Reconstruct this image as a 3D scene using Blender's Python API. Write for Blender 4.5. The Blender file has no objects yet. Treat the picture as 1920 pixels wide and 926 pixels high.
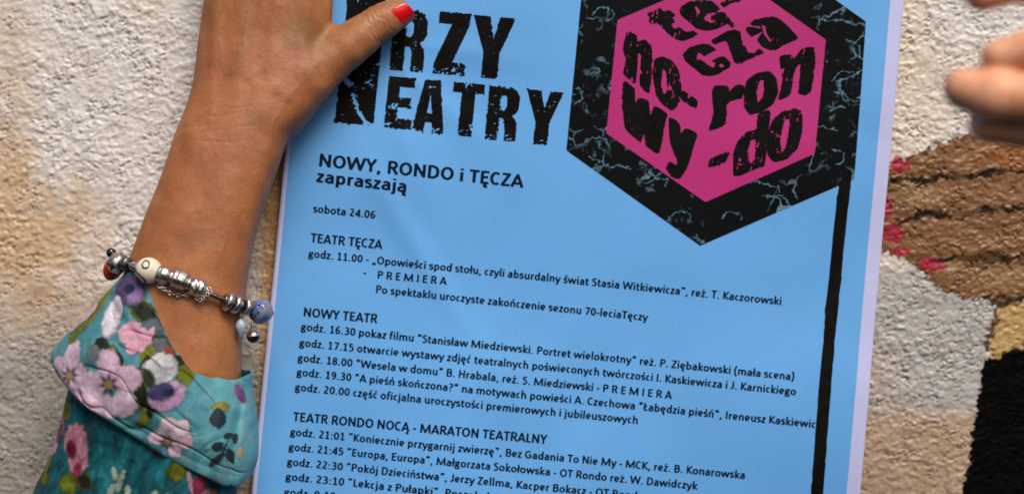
import bpy, bmesh, math
import numpy as np
from math import radians, sin, cos, pi

# ------------------------------------------------------------------ camera, sky, sun, exposure
SC = bpy.context.scene
COL = SC.collection
D = 0.90                      # camera to wall, metres
KW = 0.513 / 1920             # metres per reference unit on the wall
cam = bpy.data.cameras.new('camera')
cam.sensor_width = 36
cam.lens = 36 * D / 0.513
cam.clip_start = 0.01
cam.clip_end = 50
cam.dof.use_dof = True
cam.dof.focus_distance = D - 0.038
cam.dof.aperture_fstop = (cam.lens / 1000) / 0.0155
camo = bpy.data.objects.new('camera', cam)
camo.location = (0, -D, 0)
camo.rotation_euler = (pi / 2, 0, 0)
COL.objects.link(camo)
SC.camera = camo

SUN_AZ, SUN_EL = -20, 50       # degrees left of the view's back, and above the horizon
wd = bpy.data.worlds.new('World')
SC.world = wd
wd.use_nodes = True
nt = wd.node_tree
sky = nt.nodes.new('ShaderNodeTexSky')
sky.sky_type = 'NISHITA'
sky.sun_disc = False
sky.sun_elevation = radians(SUN_EL)
sky.sun_rotation = radians(180 + SUN_AZ)
sky.dust_density = 4.0
sky.air_density = 1.0
sky.ozone_density = 1.0
nt.links.new(sky.outputs[0], nt.nodes['Background'].inputs[0])
nt.nodes['Background'].inputs[1].default_value = 0.075
sl = bpy.data.lights.new('sun', 'SUN')
sl.energy = 2.15
sl.angle = radians(34)
sl.color = (1, 0.92, 0.80)
so = bpy.data.objects.new('sun', sl)
d_ = (-sin(radians(SUN_AZ)) * cos(radians(SUN_EL)), -cos(radians(SUN_AZ)) * cos(radians(SUN_EL)), sin(radians(SUN_EL)))
from mathutils import Vector
so.rotation_euler = Vector(d_).to_track_quat('Z', 'Y').to_euler()
COL.objects.link(so)
SC.view_settings.view_transform = 'Standard'
SC.view_settings.look = 'None'
SC.view_settings.exposure = 0.34
SC.view_settings.gamma = 1
SC.render.filter_size = 2.0
SC.cycles.max_bounces = 6
SC.cycles.use_denoising = True

# ------------------------------------------------------------------ helpers
rng = np.random.default_rng(7)
PERM = rng.permutation(65536)
GR = rng.random(65536) * 2 - 1

def _h(ix, iy, iz):
    a = PERM[(ix.astype(np.int64)) & 65535]
    a = PERM[(a + iy.astype(np.int64)) & 65535]
    a = PERM[(a + iz.astype(np.int64)) & 65535]
    return GR[a]

def vnoise(x, y, z=0.0):
    x, y, z = np.broadcast_arrays(np.asarray(x, float), np.asarray(y, float), np.asarray(z, float))
    ix, iy, iz = np.floor(x), np.floor(y), np.floor(z)
    fx, fy, fz = x - ix, y - iy, z - iz
    ux, uy, uz = [f * f * f * (f * (f * 6 - 15) + 10) for f in (fx, fy, fz)]
    r = 0
    for a in (0, 1):
        for b in (0, 1):
            for c in (0, 1):
                r = r + _h(ix + a, iy + b, iz + c) * (ux if a else 1 - ux) * (uy if b else 1 - uy) * (uz if c else 1 - uz)
    return r

def fbm(x, y, z=0.0, o=3, g=0.5):
    r, a, s = 0, 1, 0
    for i in range(o):
        r = r + a * vnoise(x * 2**i + 17 * i, y * 2**i + 31 * i, z * 2**i + 5 * i)
        s += a
        a *= g
    return r / s

def sstep(a, b, x):
    t = np.clip((x - a) / (b - a), 0, 1)
    return t * t * (3 - 2 * t)

def lin(r, g, b):
    return np.array([((c / 255) / 12.92 if c / 255 <= 0.04045 else ((c / 255 + 0.055) / 1.055) ** 2.4) for c in (r, g, b)])

def mesh_obj(name, V, F, mat, parent=None, smooth=True, colors=None):
    me = bpy.data.meshes.new(name)
    V = np.asarray(V, np.float32)
    if isinstance(F, np.ndarray) and F.ndim == 2:
        n, k = F.shape
        me.vertices.add(len(V))
        me.vertices.foreach_set('co', V.ravel())
        me.loops.add(n * k)
        me.loops.foreach_set('vertex_index', F.astype(np.int32).ravel())
        me.polygons.add(n)
        me.polygons.foreach_set('loop_start', np.arange(0, n * k, k, dtype=np.int32))
        me.update(calc_edges=True)
        me.validate()
    else:
        me.from_pydata([tuple(v) for v in V.tolist()], [], [tuple(int(i) for i in f) for f in F])
        me.update()
    if smooth:
        me.polygons.foreach_set('use_smooth', [True] * len(me.polygons))
    if colors is not None:
        at = me.color_attributes.new('paint', 'FLOAT_COLOR', 'POINT')
        c = np.ones((len(V), 4), np.float32)
        c[:, :3] = colors
        at.data.foreach_set('color', c.ravel())
    if mat:
        me.materials.append(mat)
    o = bpy.data.objects.new(name, me)
    COL.objects.link(o)
    if parent:
        o.parent = parent
        o.matrix_parent_inverse = parent.matrix_world.inverted()
    return o

def empty(name, loc, label, cat):
    o = bpy.data.objects.new(name, None)
    o.empty_display_size = 0.02
    o.location = loc
    COL.objects.link(o)
    o['label'] = label
    o['category'] = cat
    bpy.context.view_layer.update()
    return o

class MeshBag:
    def __init__(s): s.V, s.F = [], []
    def add(s, V, F):
        b = sum(len(v) for v in s.V)
        s.V.append(np.asarray(V, float))
        s.F += [tuple(int(i) + b for i in f) for f in F]
    def arr(s): return np.concatenate(s.V), s.F

def frame(K):
    """map (X, Y, Q) in reference units at one object's own scale to world metres"""
    def f(p):
        p = np.asarray(p, float).reshape(-1, 3)
        return np.stack([(p[:, 0] - 960) * K, -p[:, 2] * K, (463 - p[:, 1]) * K], 1)
    return f

def grid_faces(nu, nv, wrap=False):
    i, j = np.meshgrid(np.arange(nu - (0 if wrap else 1)), np.arange(nv - 1), indexing='ij')
    i, j = i.ravel(), j.ravel()
    i2 = (i + 1) % nu
    return np.stack([i * nv + j, i2 * nv + j, i2 * nv + j + 1, i * nv + j + 1], 1)

def catmull(P, n=8, closed=False):
    P = np.asarray(P, float)
    m = len(P)
    out = []
    for i in range(m if closed else m - 1):
        if closed:
            a, b, c, d = P[i - 1], P[i], P[(i + 1) % m], P[(i + 2) % m]
        else:
            b, c = P[i], P[i + 1]
            a = P[i - 1] if i else 2 * b - c
            d = P[i + 2] if i + 2 < m else 2 * c - b
        for t in np.arange(n) / n:
            out.append(0.5 * (2 * b + (c - a) * t + (2 * a - 5 * b + 4 * c - d) * t**2 + (3 * b - a - 3 * c + d) * t**3))
    if not closed:
        out.append(P[-1])
    return np.array(out)

# ---- node material helpers
def mat_new(name):
    m = bpy.data.materials.new(name)
    m.use_nodes = True
    return m, m.node_tree, m.node_tree.nodes['Principled BSDF']

def N(t, kind, **kw):
    n = t.nodes.new(kind)
    for k, v in kw.items():
        if k in n.inputs.keys():
            n.inputs[k].default_value = v
        else:
            setattr(n, k, v)
    return n

def noise_node(t, scale, detail=3, rough=0.5, vec=None):
    n = N(t, 'ShaderNodeTexNoise')
    n.inputs['Scale'].default_value = scale
    n.inputs['Detail'].default_value = detail
    n.inputs['Roughness'].default_value = rough
    if vec is None:
        vec = t.nodes.new('ShaderNodeNewGeometry').outputs['Position']
    t.links.new(vec, n.inputs['Vector'])
    return n

def ramp(t, src, stops):
    r = t.nodes.new('ShaderNodeValToRGB')
    el = r.color_ramp.elements
    while len(el) < len(stops): el.new(0.5)
    for e, (p, c) in zip(el, stops):
        e.position = p
        e.color = (*c, 1) if len(c) == 3 else c
    t.links.new(src, r.inputs[0])
    return r

def mix(t, a, b, fac, blend='MIX'):
    m = t.nodes.new('ShaderNodeMix')
    m.data_type = 'RGBA'
    m.blend_type = blend
    for s, v in ((m.inputs['Factor'], fac), (m.inputs[6], a), (m.inputs[7], b)):
        if isinstance(v, bpy.types.NodeSocket): t.links.new(v, s)
        elif isinstance(v, (int, float)): s.default_value = v
        else: s.default_value = (*v, 1)
    return m.outputs[2]

def bump(t, bs, src, strength, dist, prev=None):
    b = t.nodes.new('ShaderNodeBump')
    b.inputs['Strength'].default_value = strength
    b.inputs['Distance'].default_value = dist
    t.links.new(src, b.inputs['Height'])
    if prev: t.links.new(prev, b.inputs['Normal'])
    t.links.new(b.outputs[0], bs.inputs['Normal'])
    return b.outputs[0]

def simple(name, col, rough=0.5, metal=0.0, var=0.0, scale=300, coat=0.0, bmp=0.0, spec=0.5):
    m, t, b = mat_new(name)
    c = tuple(col)
    n = noise_node(t, scale, 3)
    lo = tuple(max(0, x * (1 - var)) for x in c)
    hi = tuple(min(1, x * (1 + var)) for x in c)
    r = ramp(t, n.outputs[0], [(0.3, lo), (0.7, hi)])
    t.links.new(r.outputs[0], b.inputs['Base Color'])
    b.inputs['Roughness'].default_value = rough
    b.inputs['Metallic'].default_value = metal
    b.inputs['Coat Weight'].default_value = coat
    b.inputs['Specular IOR Level'].default_value = spec
    if bmp: bump(t, b, n.outputs[0], 1.0, bmp)
    return m

# ------------------------------------------------------------------ materials
M = {}
# wall paint
m, t, b = mat_new('painted_roughcast')
at = N(t, 'ShaderNodeVertexColor', layer_name='paint')
n1 = noise_node(t, 900, 4, 0.6)
n2 = noise_node(t, 90, 3)
r1 = ramp(t, n1.outputs[0], [(0.30, (0.93, 0.92, 0.91)), (0.68, (1.03, 1.03, 1.025))])
r2 = ramp(t, n2.outputs[0], [(0.3, (0.92, 0.90, 0.87)), (0.7, (1.04, 1.04, 1.05))])
c = mix(t, at.outputs[0], r1.outputs[0], 1.0, 'MULTIPLY')
c = mix(t, c, r2.outputs[0], 1.0, 'MULTIPLY')
t.links.new(c, b.inputs['Base Color'])
b.inputs['Roughness'].default_value = 0.40
sp = ramp(t, at.outputs[0], [(0.01, (0.03,) * 3), (0.12, (0.5,) * 3)])
t.links.new(sp.outputs[0], b.inputs['Specular IOR Level'])
bump(t, b, n1.outputs[0], 0.25, 0.0004)
M['wall'] = m

def paper(name, col, rough=0.42):
    m, t, b = mat_new(name)
    n = noise_node(t, 14, 4, 0.6)
    n2 = noise_node(t, 1500, 2)
    r = ramp(t, n.outputs[0], [(0.3, tuple(x * 0.94 for x in col)), (0.7, tuple(min(1, x * 1.05) for x in col))])
    c = mix(t, r.outputs[0], ramp(t, n2.outputs[0], [(0.3, (0.93,) * 3), (0.7, (1.05,) * 3)]).outputs[0], 1.0, 'MULTIPLY')
    t.links.new(c, b.inputs['Base Color'])
    b.inputs['Roughness'].default_value = rough
    b.inputs['Specular IOR Level'].default_value = 0.4
    return m
M['paper'] = paper('white_paper', (0.58, 0.60, 0.94))
M['blue'] = paper('blue_print', (0.140, 0.430, 0.900))
M['pink'] = paper('pink_print', (0.490, 0.020, 0.195))
M['ink'] = simple('black_ink', (0.005, 0.0048, 0.0043), 0.65, var=0.4, scale=120, spec=0.07)
M['ink_text'] = simple('text_ink', (0.003, 0.010, 0.026), 0.65, var=0.3, scale=900, spec=0.08)

M['crack_blue'] = simple('pale_crack_print', (0.075, 0.17, 0.24), 0.65, var=0.5, scale=300, spec=0.1)
# cracked black panel with pale blue marks
m, t, b = mat_new('cracked_panel_print')
geo = t.nodes.new('ShaderNodeNewGeometry')
mp = t.nodes.new('ShaderNodeMapping')
mp.inputs['Scale'].default_value = (1, 1, 1)
t.links.new(geo.outputs['Position'], mp.inputs[0])
nd = noise_node(t, 70, 4, 0.6, mp.outputs[0])
add = t.nodes.new('ShaderNodeVectorMath'); add.operation = 'MULTIPLY_ADD'
t.links.new(nd.outputs['Color'], add.inputs[0])
add.inputs[1].default_value = (0.022,) * 3
t.links.new(mp.outputs[0], add.inputs[2])
vo = N(t, 'ShaderNodeTexVoronoi', feature='DISTANCE_TO_EDGE')
vo.inputs['Scale'].default_value = 85
t.links.new(add.outputs[0], vo.inputs['Vector'])
r = ramp(t, vo.outputs[0], [(0.0, (1, 1, 1)), (0.035, (0.5,) * 3), (0.06, (0, 0, 0))])
n3 = noise_node(t, 48, 3, 0.6)
r3 = ramp(t, n3.outputs[0], [(0.51, (0, 0, 0)), (0.62, (1, 1, 1))])
n4 = noise_node(t, 160, 5, 0.7, add.outputs[0])
r4 = ramp(t, n4.outputs[0], [(0.58, (0, 0, 0)), (0.66, (0.5, 0.5, 0.5))])
n5 = noise_node(t, 38, 2)
r5 = ramp(t, n5.outputs[0], [(0.52, (0, 0, 0)), (0.62, (1, 1, 1))])
f1 = mix(t, (0, 0, 0), r.outputs[0], r3.outputs[0])
f2 = mix(t, (0, 0, 0), r4.outputs[0], r5.outputs[0])
f = mix(t, f1, f2, 1.0, 'ADD')
c = mix(t, (0.0035, 0.0045, 0.0055), (0.17, 0.30, 0.40), f)
t.links.new(c, b.inputs['Base Color'])
b.inputs['Roughness'].default_value = 0.6
b.inputs['Specular IOR Level'].default_value = 0.07
M['cracks'] = m

# skin
def skin_mat(name, base, blotch):
    m, t, b = mat_new(name)
    at = N(t, 'ShaderNodeVertexColor', layer_name='paint')
    n1 = noise_node(t, 60, 6, 0.68)
    r1 = ramp(t, n1.outputs[0], [(0.36, blotch), (0.65, (1.06, 1.05, 1.05))])
    n2 = noise_node(t, 650, 3, 0.6)
    r2 = ramp(t, n2.outputs[0], [(0.3, (0.90, 0.88, 0.87)), (0.7, (1.06, 1.07, 1.07))])
    c = mix(t, at.outputs[0], r1.outputs[0], 1.0, 'MULTIPLY')
    c = mix(t, c, r2.outputs[0], 1.0, 'MULTIPLY')
    t.links.new(c, b.inputs['Base Color'])
    b.inputs['Roughness'].default_value = 0.48
    b.inputs['Specular IOR Level'].default_value = 0.35
    b.inputs['Subsurface Weight'].default_value = 0.18
    b.inputs['Subsurface Radius'].default_value = (0.006, 0.002, 0.001)
    b.inputs['Subsurface Scale'].default_value = 0.5
    vo = N(t, 'ShaderNodeTexVoronoi', feature='DISTANCE_TO_EDGE')
    vo.inputs['Scale'].default_value = 750
    geo = t.nodes.new('ShaderNodeNewGeometry')
    t.links.new(geo.outputs['Position'], vo.inputs['Vector'])
    p = bump(t, b, vo.outputs[0], 0.15, 0.0005)
    p = bump(t, b, n1.outputs[0], 0.25, 0.0018, p)
    n3 = noise_node(t, 260, 3, 0.6)
    p = bump(t, b, n3.outputs[0], 0.25, 0.0007, p)
    return m
M['skin'] = skin_mat('skin', None, (0.78, 0.73, 0.70))
M['nail'] = simple('red_nail_polish', (0.78, 0.008, 0.012), 0.22, var=0.05, coat=0.6)
M['nail2'] = simple('plain_nail', (0.62, 0.36, 0.30), 0.3, var=0.05, coat=0.2)

# fabric
def fabric(name, rough, streak=0.3, sc=(1, 1, 1)):
    m, t, b = mat_new(name)
    at = N(t, 'ShaderNodeVertexColor', layer_name='paint')
    n2 = noise_node(t, 1400, 2)
    r2 = ramp(t, n2.outputs[0], [(0.3, (0.90,) * 3), (0.7, (1.08,) * 3)])
    n1 = noise_node(t, 130, 4, 0.65)
    r1 = ramp(t, n1.outputs[0], [(0.3, (1 - streak,) * 3), (0.7, (1 + streak * 0.35,) * 3)])
    c = mix(t, at.outputs[0], r2.outputs[0], 1.0, 'MULTIPLY')
    c = mix(t, c, r1.outputs[0], 1.0, 'MULTIPLY')
    t.links.new(c, b.inputs['Base Color'])
    b.inputs['Roughness'].default_value = rough
    b.inputs['Sheen Weight'].default_value = 0.03
    b.inputs['Specular IOR Level'].default_value = 0.12
    wv = N(t, 'ShaderNodeTexWave')
    wv.inputs['Scale'].default_value = 620
    wv.inputs['Distortion'].default_value = 1.5
    geo = t.nodes.new('ShaderNodeNewGeometry')
    t.links.new(geo.outputs['Position'], wv.inputs['Vector'])
    p = bump(t, b, wv.outputs[0], 0.25, 0.0002)
    bump(t, b, n1.outputs[0], 0.3, 0.0012, p)
    return m
M['cuff'] = fabric('floral_satin', 0.55, 0.12)
M['sleeve'] = fabric('crinkled_floral_fabric', 0.6, 0.45)

M['silver'] = simple('silver', (0.60, 0.56, 0.52), 0.33, 1.0, var=0.12, scale=500, bmp=0.0003)
M['dark_silver'] = simple('oxidised_silver', (0.20, 0.18, 0.17), 0.35, 1.0, var=0.3, scale=400)
M['black_glass'] = simple('black_glass', (0.008, 0.008, 0.009), 0.08, var=0.1, coat=0.5)
M['red_enamel'] = simple('red_enamel', (0.50, 0.030, 0.012), 0.25, var=0.15, coat=0.5)
M['cream'] = simple('cream_glass', (0.78, 0.70, 0.56), 0.2, var=0.05, coat=0.4)
M['swirl'] = simple('dark_swirl', (0.035, 0.025, 0.03), 0.3, var=0.2)
M['glass_grey'] = simple('grey_glass', (0.20, 0.20, 0.22), 0.12, var=0.15, coat=0.5)
M['glass_blue'] = simple('blue_flower_glass', (0.07, 0.15, 0.50), 0.15, var=0.25, coat=0.5)
M['enamel_blue'] = simple('pale_blue_enamel', (0.36, 0.50, 0.62), 0.25, var=0.1, coat=0.3)

# ------------------------------------------------------------------ wall: rough render with mural paint
def inpoly(px, py, poly):
    inside = np.zeros(px.shape, bool)
    n = len(poly)
    for i in range(n):
        (x1, y1), (x2, y2) = poly[i], poly[(i + 1) % n]
        if y1 == y2: continue
        c = ((y1 > py) != (y2 > py)) & (px < (x2 - x1) * (py - y1) / (y2 - y1) + x1)
        inside ^= c
    return inside

def segdist(px, py, pts, closed=False):
    d = np.full(px.shape, 1e9)
    P = list(pts) + ([pts[0]] if closed else [])
    for (x1, y1), (x2, y2) in zip(P[:-1], P[1:]):
        dx, dy = x2 - x1, y2 - y1
        t = np.clip(((px - x1) * dx + (py - y1) * dy) / (dx * dx + dy * dy + 1e-9), 0, 1)
        d = np.minimum(d, np.hypot(px - x1 - t * dx, py - y1 - t * dy))
    return d

def psd(px, py, poly):
    d = segdist(px, py, poly, True)
    return np.where(inpoly(px, py, poly), -d, d)

def axis(lo, hi, flo, fhi, step, coarse):
    return np.concatenate([np.arange(flo - coarse, lo, -coarse)[::-1], np.arange(flo, fhi, step), np.arange(fhi, hi, coarse)])

st, cs = 0.00058, 0.0016
xs = axis(-0.42, 0.42, -0.335, 0.315, st, cs)
zs = axis(-0.30, 0.30, -0.180, 0.180, st, cs)
XX, ZZ = np.meshgrid(xs, zs, indexing='ij')
x, z = XX.ravel(), ZZ.ravel()
mmx, mmz = x * 1000, z * 1000
def worley(x_, y_, seed):
    ix, iy = np.floor(x_), np.floor(y_)
    best = np.full(x_.shape, 9.0); val = np.zeros(x_.shape)
    for a_ in (-1, 0, 1):
        for b_ in (-1, 0, 1):
            cx, cy = ix + a_, iy + b_
            sd = np.full(x_.shape, float(seed))
            rx_ = cx + 0.5 + 0.5 * _h(cx, cy, sd); ry_ = cy + 0.5 + 0.5 * _h(cx, cy, sd + 1)
            dd = np.hypot(x_ - rx_, y_ - ry_)
            m_ = dd < best
            best = np.where(m_, dd, best); val = np.where(m_, _h(cx, cy, sd + 2), val)
    return best, val
wx = mmx + 0.6 * vnoise(mmx / 2.2, mmz / 2.2, 9) + 0.3 * vnoise(mmx / 1.0, mmz / 1.0, 29)
wz = mmz + 0.6 * vnoise(mmx / 2.2, mmz / 2.2, 19) + 0.3 * vnoise(mmx / 1.0, mmz / 1.0, 39)
w1, v1 = worley(wx / 3.0, wz / 2.8, 100)
b3 = vnoise(mmx / 9, mmz / 8, 5)
patch = sstep(-0.35, 0.45, vnoise(mmx / 21, mmz / 17, 91))          # rougher and smoother passages of the trowelled render
lump = sstep(-0.10, 0.42, vnoise(wx / 1.75, wz / 1.5, 1)) * (0.62 + 0.3 * v1)
ridge = sstep(-0.05, 0.50, vnoise((wx + wz * .5) / 3.4, (wz - wx * .3) / 2.3, 3)) * 0.55
pit = vnoise(wx / 0.95 + 50, wz / 0.90, 7)
pm = sstep(-0.2, 0.5, vnoise(mmx / 7, mmz / 7, 17))
hgt = lump * (0.55 + 0.45 * patch) + ridge + 0.30 * (1 - np.clip(w1 * 1.2, 0, 1) ** 2) * patch + 0.5 * b3 - 1.15 * sstep(0.37, 0.60, pit) * (0.25 + 0.75 * pm)
hgt = hgt * (0.62 + 0.12 * vnoise(mmx / 30, mmz / 30, 77))                                       # millimetres
px = 960 + x / KW
py = 463 - z / KW
jx = px + 9 * fbm(px / 14, py / 14, 2) + 4 * vnoise(px / 5, py / 5, 4)
jy = py + 9 * fbm(px / 14, py / 14, 12) + 4 * vnoise(px / 5, py / 5, 14)

def lay(c, colr, a):
    return c + (np.asarray(colr)[None, :] - c) * a[:, None]

WHITE = np.array([0.71, 0.67, 0.655])
OCH = np.array([0.56, 0.37, 0.20])
colr = np.tile(WHITE, (len(px), 1))
big = fbm(px / 130, py / 130, 3)
colr = lay(colr, (0.67, 0.59, 0.50), sstep(0.0, 0.5, big) * 0.6)
def blob(cx, cy, rx, ry, soft=0.5):
    d = np.hypot((px - cx) / rx, (py - cy) / ry) + 0.30 * fbm(px / 40, py / 40, 8)
    return 1 - sstep(1 - soft, 1 + soft * 0.4, d)
for a in ((40, 470, 150, 160, .9, .85), (110, 590, 110, 80, .6, .5), (0, 330, 90, 150, .9, .7), (20, 120, 60, 170, .9, .35), (150, 400, 80, 90, .9, .35)):
    colr = lay(colr, OCH, blob(*a[:5]) * a[5])
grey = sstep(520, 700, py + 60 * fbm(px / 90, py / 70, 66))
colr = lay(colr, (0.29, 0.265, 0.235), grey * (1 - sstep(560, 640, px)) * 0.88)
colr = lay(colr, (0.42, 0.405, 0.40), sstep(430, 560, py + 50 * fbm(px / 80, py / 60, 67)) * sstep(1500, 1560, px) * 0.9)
colr = lay(colr, (0.62, 0.36, 0.155), sstep(470, 505, jx) * (1 - sstep(560, 640, px)) * sstep(120, 220, py))
colr = lay(colr, (0.30, 0.17, 0.08), blob(500, 480, 60, 130, .8) * 0.25 + blob(480, 900, 60, 130, .6) * 0.5)
# right side
colr = lay(colr, (0.72, 0.60, 0.46), blob(1700, 120, 80, 220, .9) * 0.7)
colr = lay(colr, (0.44, 0.315, 0.225), sstep(1560, 1600, px) * sstep(745, 800, jy) * (1 - sstep(1845, 1870, px)))
colr = lay(colr, (0.48, 0.38, 0.32), blob(1660, 720, 60, 90, .9) * 0.6)
brown = [(1600, 330), (1668, 306), (1722, 285), (1780, 262), (1818, 246), (1870, 238), (2150, 225), (2150, 640), (1985, 620), (1920, 590), (1850, 566), (1800, 558), (1758, 541), (1722, 505), (1690, 484), (1650, 468), (1600, 455)]
db = psd(jx, jy, brown)
inb = 1 - sstep(-2, 2, db)
bc = np.tile(np.array([0.30, 0.150, 0.062]), (len(px), 1))
bc = lay(bc, (0.22, 0.115, 0.055), sstep(0.0, 0.6, fbm(px / 35, py / 18, 21)) * 0.7)
bc = lay(bc, (0.44, 0.155, 0.04), blob(1895, 292, 80, 34, .9) * 0.75)
bc = lay(bc, (0.48, 0.33, 0.17), (blob(1720, 365, 50, 25, .9) + blob(1880, 520, 70, 22, .9) + blob(1780, 500, 30, 20, .8)) * 0.6)
for pts, w in (([(1672, 336), (1740, 336), (1810, 330), (1885, 320), (2000, 318)], 7), ([(1684, 415), (1730, 402), (1835, 397), (1930, 388)], 9), ([(1725, 490), (1800, 484), (1930, 480)], 9), ([(1850, 566), (1930, 560)], 12)):
    dd = segdist(jx, jy, pts)
    bc = lay(bc, (0.016, 0.013, 0.012), (1 - sstep(w * 0.5, w * 1.0, dd)) * (0.55 + 0.40 * sstep(-0.3, 0.2, fbm(px / 22, py / 22, 31))))
bc = lay(bc, (0.12, 0.06, 0.03), (1 - sstep(2, 8, np.abs(db))) * 0.7)
bc = bc * (0.74 + 0.16 * fbm(px / 26, py / 12, 95))[:, None] * np.array([1.04, .98, .92])
colr = colr + (bc - colr) * inb[:, None]
for cx, cy, rx, ry in ((1688, 309, 24, 17), (1662, 388, 14, 26), (1674, 440, 25, 19), (1750, 498, 26, 16), (1690, 472, 20, 9)):
    dd = np.hypot((jx - cx) / rx, (jy - cy) / ry)
    colr = lay(colr, (0.36, 0.012, 0.045), (1 - sstep(0.7, 1.1, dd)) * 0.9)
# yellow patch and black patch
yel = [(1868, 575), (1930, 560), (2150, 600), (2150, 700), (1920, 662), (1852, 672)]
colr = lay(colr, (0.50, 0.33, 0.135), 1 - sstep(-3, 3, psd(jx, jy, yel)))
colr = lay(colr, (0.10, 0.055, 0.03), 1 - sstep(3, 7, segdist(jx, jy, [(1869, 570), (1862, 610), (1851, 645)])))
blk = [(1846, 672), (1880, 664), (1920, 650), (2150, 630), (2150, 1250), (1770, 1250), (1808, 930), (1820, 830), (1834, 745), (1842, 700)]
kb = 1 - sstep(-2, 2, psd(jx, jy, blk))
colr = lay(colr, (0.003, 0.003, 0.003), kb)
pit_shade = sstep(0.34, 0.58, pit) * 0.30 * (0.25 + 0.75 * pm)  # shade inside the pits, put into the wall colour
colr = colr * (1 - pit_shade[:, None])
V = np.stack([x, -hgt / 1000 * (1 - 0.3 * kb), z], 1)
F = grid_faces(len(xs), len(zs))
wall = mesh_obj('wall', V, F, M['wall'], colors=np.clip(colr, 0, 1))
wall['kind'] = 'structure'
wall['label'] = 'rough rendered wall painted cream, ochre, brown and black'

# ------------------------------------------------------------------ poster
KP = KW * (D - 0.007) / D
TILT = 0.0955
UP = np.array([sin(TILT), -cos(TILT)])
RT = np.array([cos(TILT), sin(TILT)])
poster = empty('poster', (((1040 - 960) * KP), -0.006, (463 - 1330) * KP),
               'light blue theatre programme poster with pink cube held against the wall', 'poster')

def relief(X, Y):
    """height of the slightly buckled paper off the wall, metres"""
    u = (X - 1130 + 0.095 * (Y - 463)) / 560.0
    h = 0.0056 + 0.0007 * u * u
    h = h + 0.0015 * vnoise(X / 300, Y / 260, 40) + 0.0006 * vnoise(X / 110, Y / 150, 44)
    # soft crease running down from the thumb
    t = ((X - 700) * 0.50 - (Y - 330) * 0.30) / 0.583
    along = (X - 700) * 0.51 + (Y - 330) * 0.86
    h = h + 0.0009 * np.exp(-(t / 24) ** 2) * np.exp(-((along - 150) / 190) ** 2)
    for ang, amp_, off in ((0.15, .0006, 0), (0.75, .0007, 1), (1.25, .0005, 2)):
        r_ = np.hypot(X - 690, Y - 70) + 1e-3
        a_ = np.arctan2(Y - 70, X - 690) - ang
        h = h + amp_ * np.exp(-(a_ / 0.11) ** 2) * np.exp(-((r_ - 190) / 130) ** 2)
    t2 = (X - 985) * 0.8 + (Y - 420) * 0.6
    h = h - 0.0004 * np.exp(-(t2 / 60) ** 2)
    # pressed flat under the hand
    g = np.exp(-(((X - 640) / 180) ** 2 + ((Y - 40) / 190) ** 2))
    return h * (1 - g) + 0.0046 * g

def pmap(P2, lift):
    X, Y = P2[:, 0], P2[:, 1]
    return np.stack([(X - 960) * KP, -(relief(X, Y) + lift), (463 - Y) * KP], 1)

def sheet_grid(name, corners, mat, lift, nu=210, nv=290, thick=None):
    """four-cornered sheet (TL, TR, BR, BL) as a fine grid following the paper's relief"""
    c = np.array(corners, float)
    u = np.linspace(0, 1, nu)[:, None, None]; v = np.linspace(0, 1, nv)[None, :, None]
    P = (1 - v) * ((1 - u) * c[0] + u * c[1]) + v * ((1 - u) * c[3] + u * c[2])
    o = mesh_obj(name, pmap(P.reshape(-1, 2), lift), grid_faces(nu, nv)[:, ::-1], mat, poster)
    if thick:
        md = o.modifiers.new('thickness', 'SOLIDIFY'); md.thickness = thick; md.offset = -1
    return o

# ---- worn display lettering: distance fields cut into cells
def field_mesh(name, fn, bbox, mat, lift, cell=1.15, parent=None):
    x0, y0, x1, y1 = bbox
    gx = np.arange(x0, x1, cell); gy = np.arange(y0, y1, cell)
    X, Y = np.meshgrid(gx, gy, indexing='ij')
    f = fn(X, Y)
    V, Fc, cache = [], [], {}
    def vid(key, p):
        if key not in cache:
            cache[key] = len(V); V.append(p)
        return cache[key]
    nx, ny = f.shape
    full = (f[:-1, :-1] < 0) & (f[1:, :-1] < 0) & (f[1:, 1:] < 0) & (f[:-1, 1:] < 0)
    anyin = (f[:-1, :-1] < 0) | (f[1:, :-1] < 0) | (f[1:, 1:] < 0) | (f[:-1, 1:] < 0)
    for i in range(nx - 1):
        j = 0
        while j < ny - 1:
            if full[i, j]:
                k = j
                while k + 1 < ny - 1 and full[i, k + 1] and (k - j + 2) * cell < 14: k += 1
                q = [(i, j), (i + 1, j), (i + 1, k + 1), (i, k + 1)]
                Fc.append([vid(('c',) + a, (gx[a[0]], gy[a[1]])) for a in q])
                j = k + 1
                continue
            if anyin[i, j]:
                cs_ = [(i, j), (i + 1, j), (i + 1, j + 1), (i, j + 1)]
                poly = []
                for a, b_ in zip(cs_, cs_[1:] + cs_[:1]):
                    fa, fb = f[a], f[b_]
                    if fa < 0: poly.append(vid(('c',) + a, (gx[a[0]], gy[a[1]])))
                    if (fa < 0) != (fb < 0):
                        t_ = fa / (fa - fb)
                        p = (gx[a[0]] + t_ * (gx[b_[0]] - gx[a[0]]), gy[a[1]] + t_ * (gy[b_[1]] - gy[a[1]]))
                        poly.append(vid(('e',) + tuple(sorted((a, b_))), p))
                if len(poly) > 2: Fc.append(poly)
            j += 1
    if not V: return None
    V = pmap(np.array(V), lift)
    return mesh_obj(name, V, Fc, mat, parent or poster, smooth=True)

def flat_poly(name, poly, mat, lift, cell=3.0):
    P = np.array(poly, float)
    return field_mesh(name, lambda X, Y: psd(X, Y, poly), (P[:, 0].min() - 4, P[:, 1].min() - 4, P[:, 0].max() + 8, P[:, 1].max() + 8), mat, lift, cell)

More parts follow.
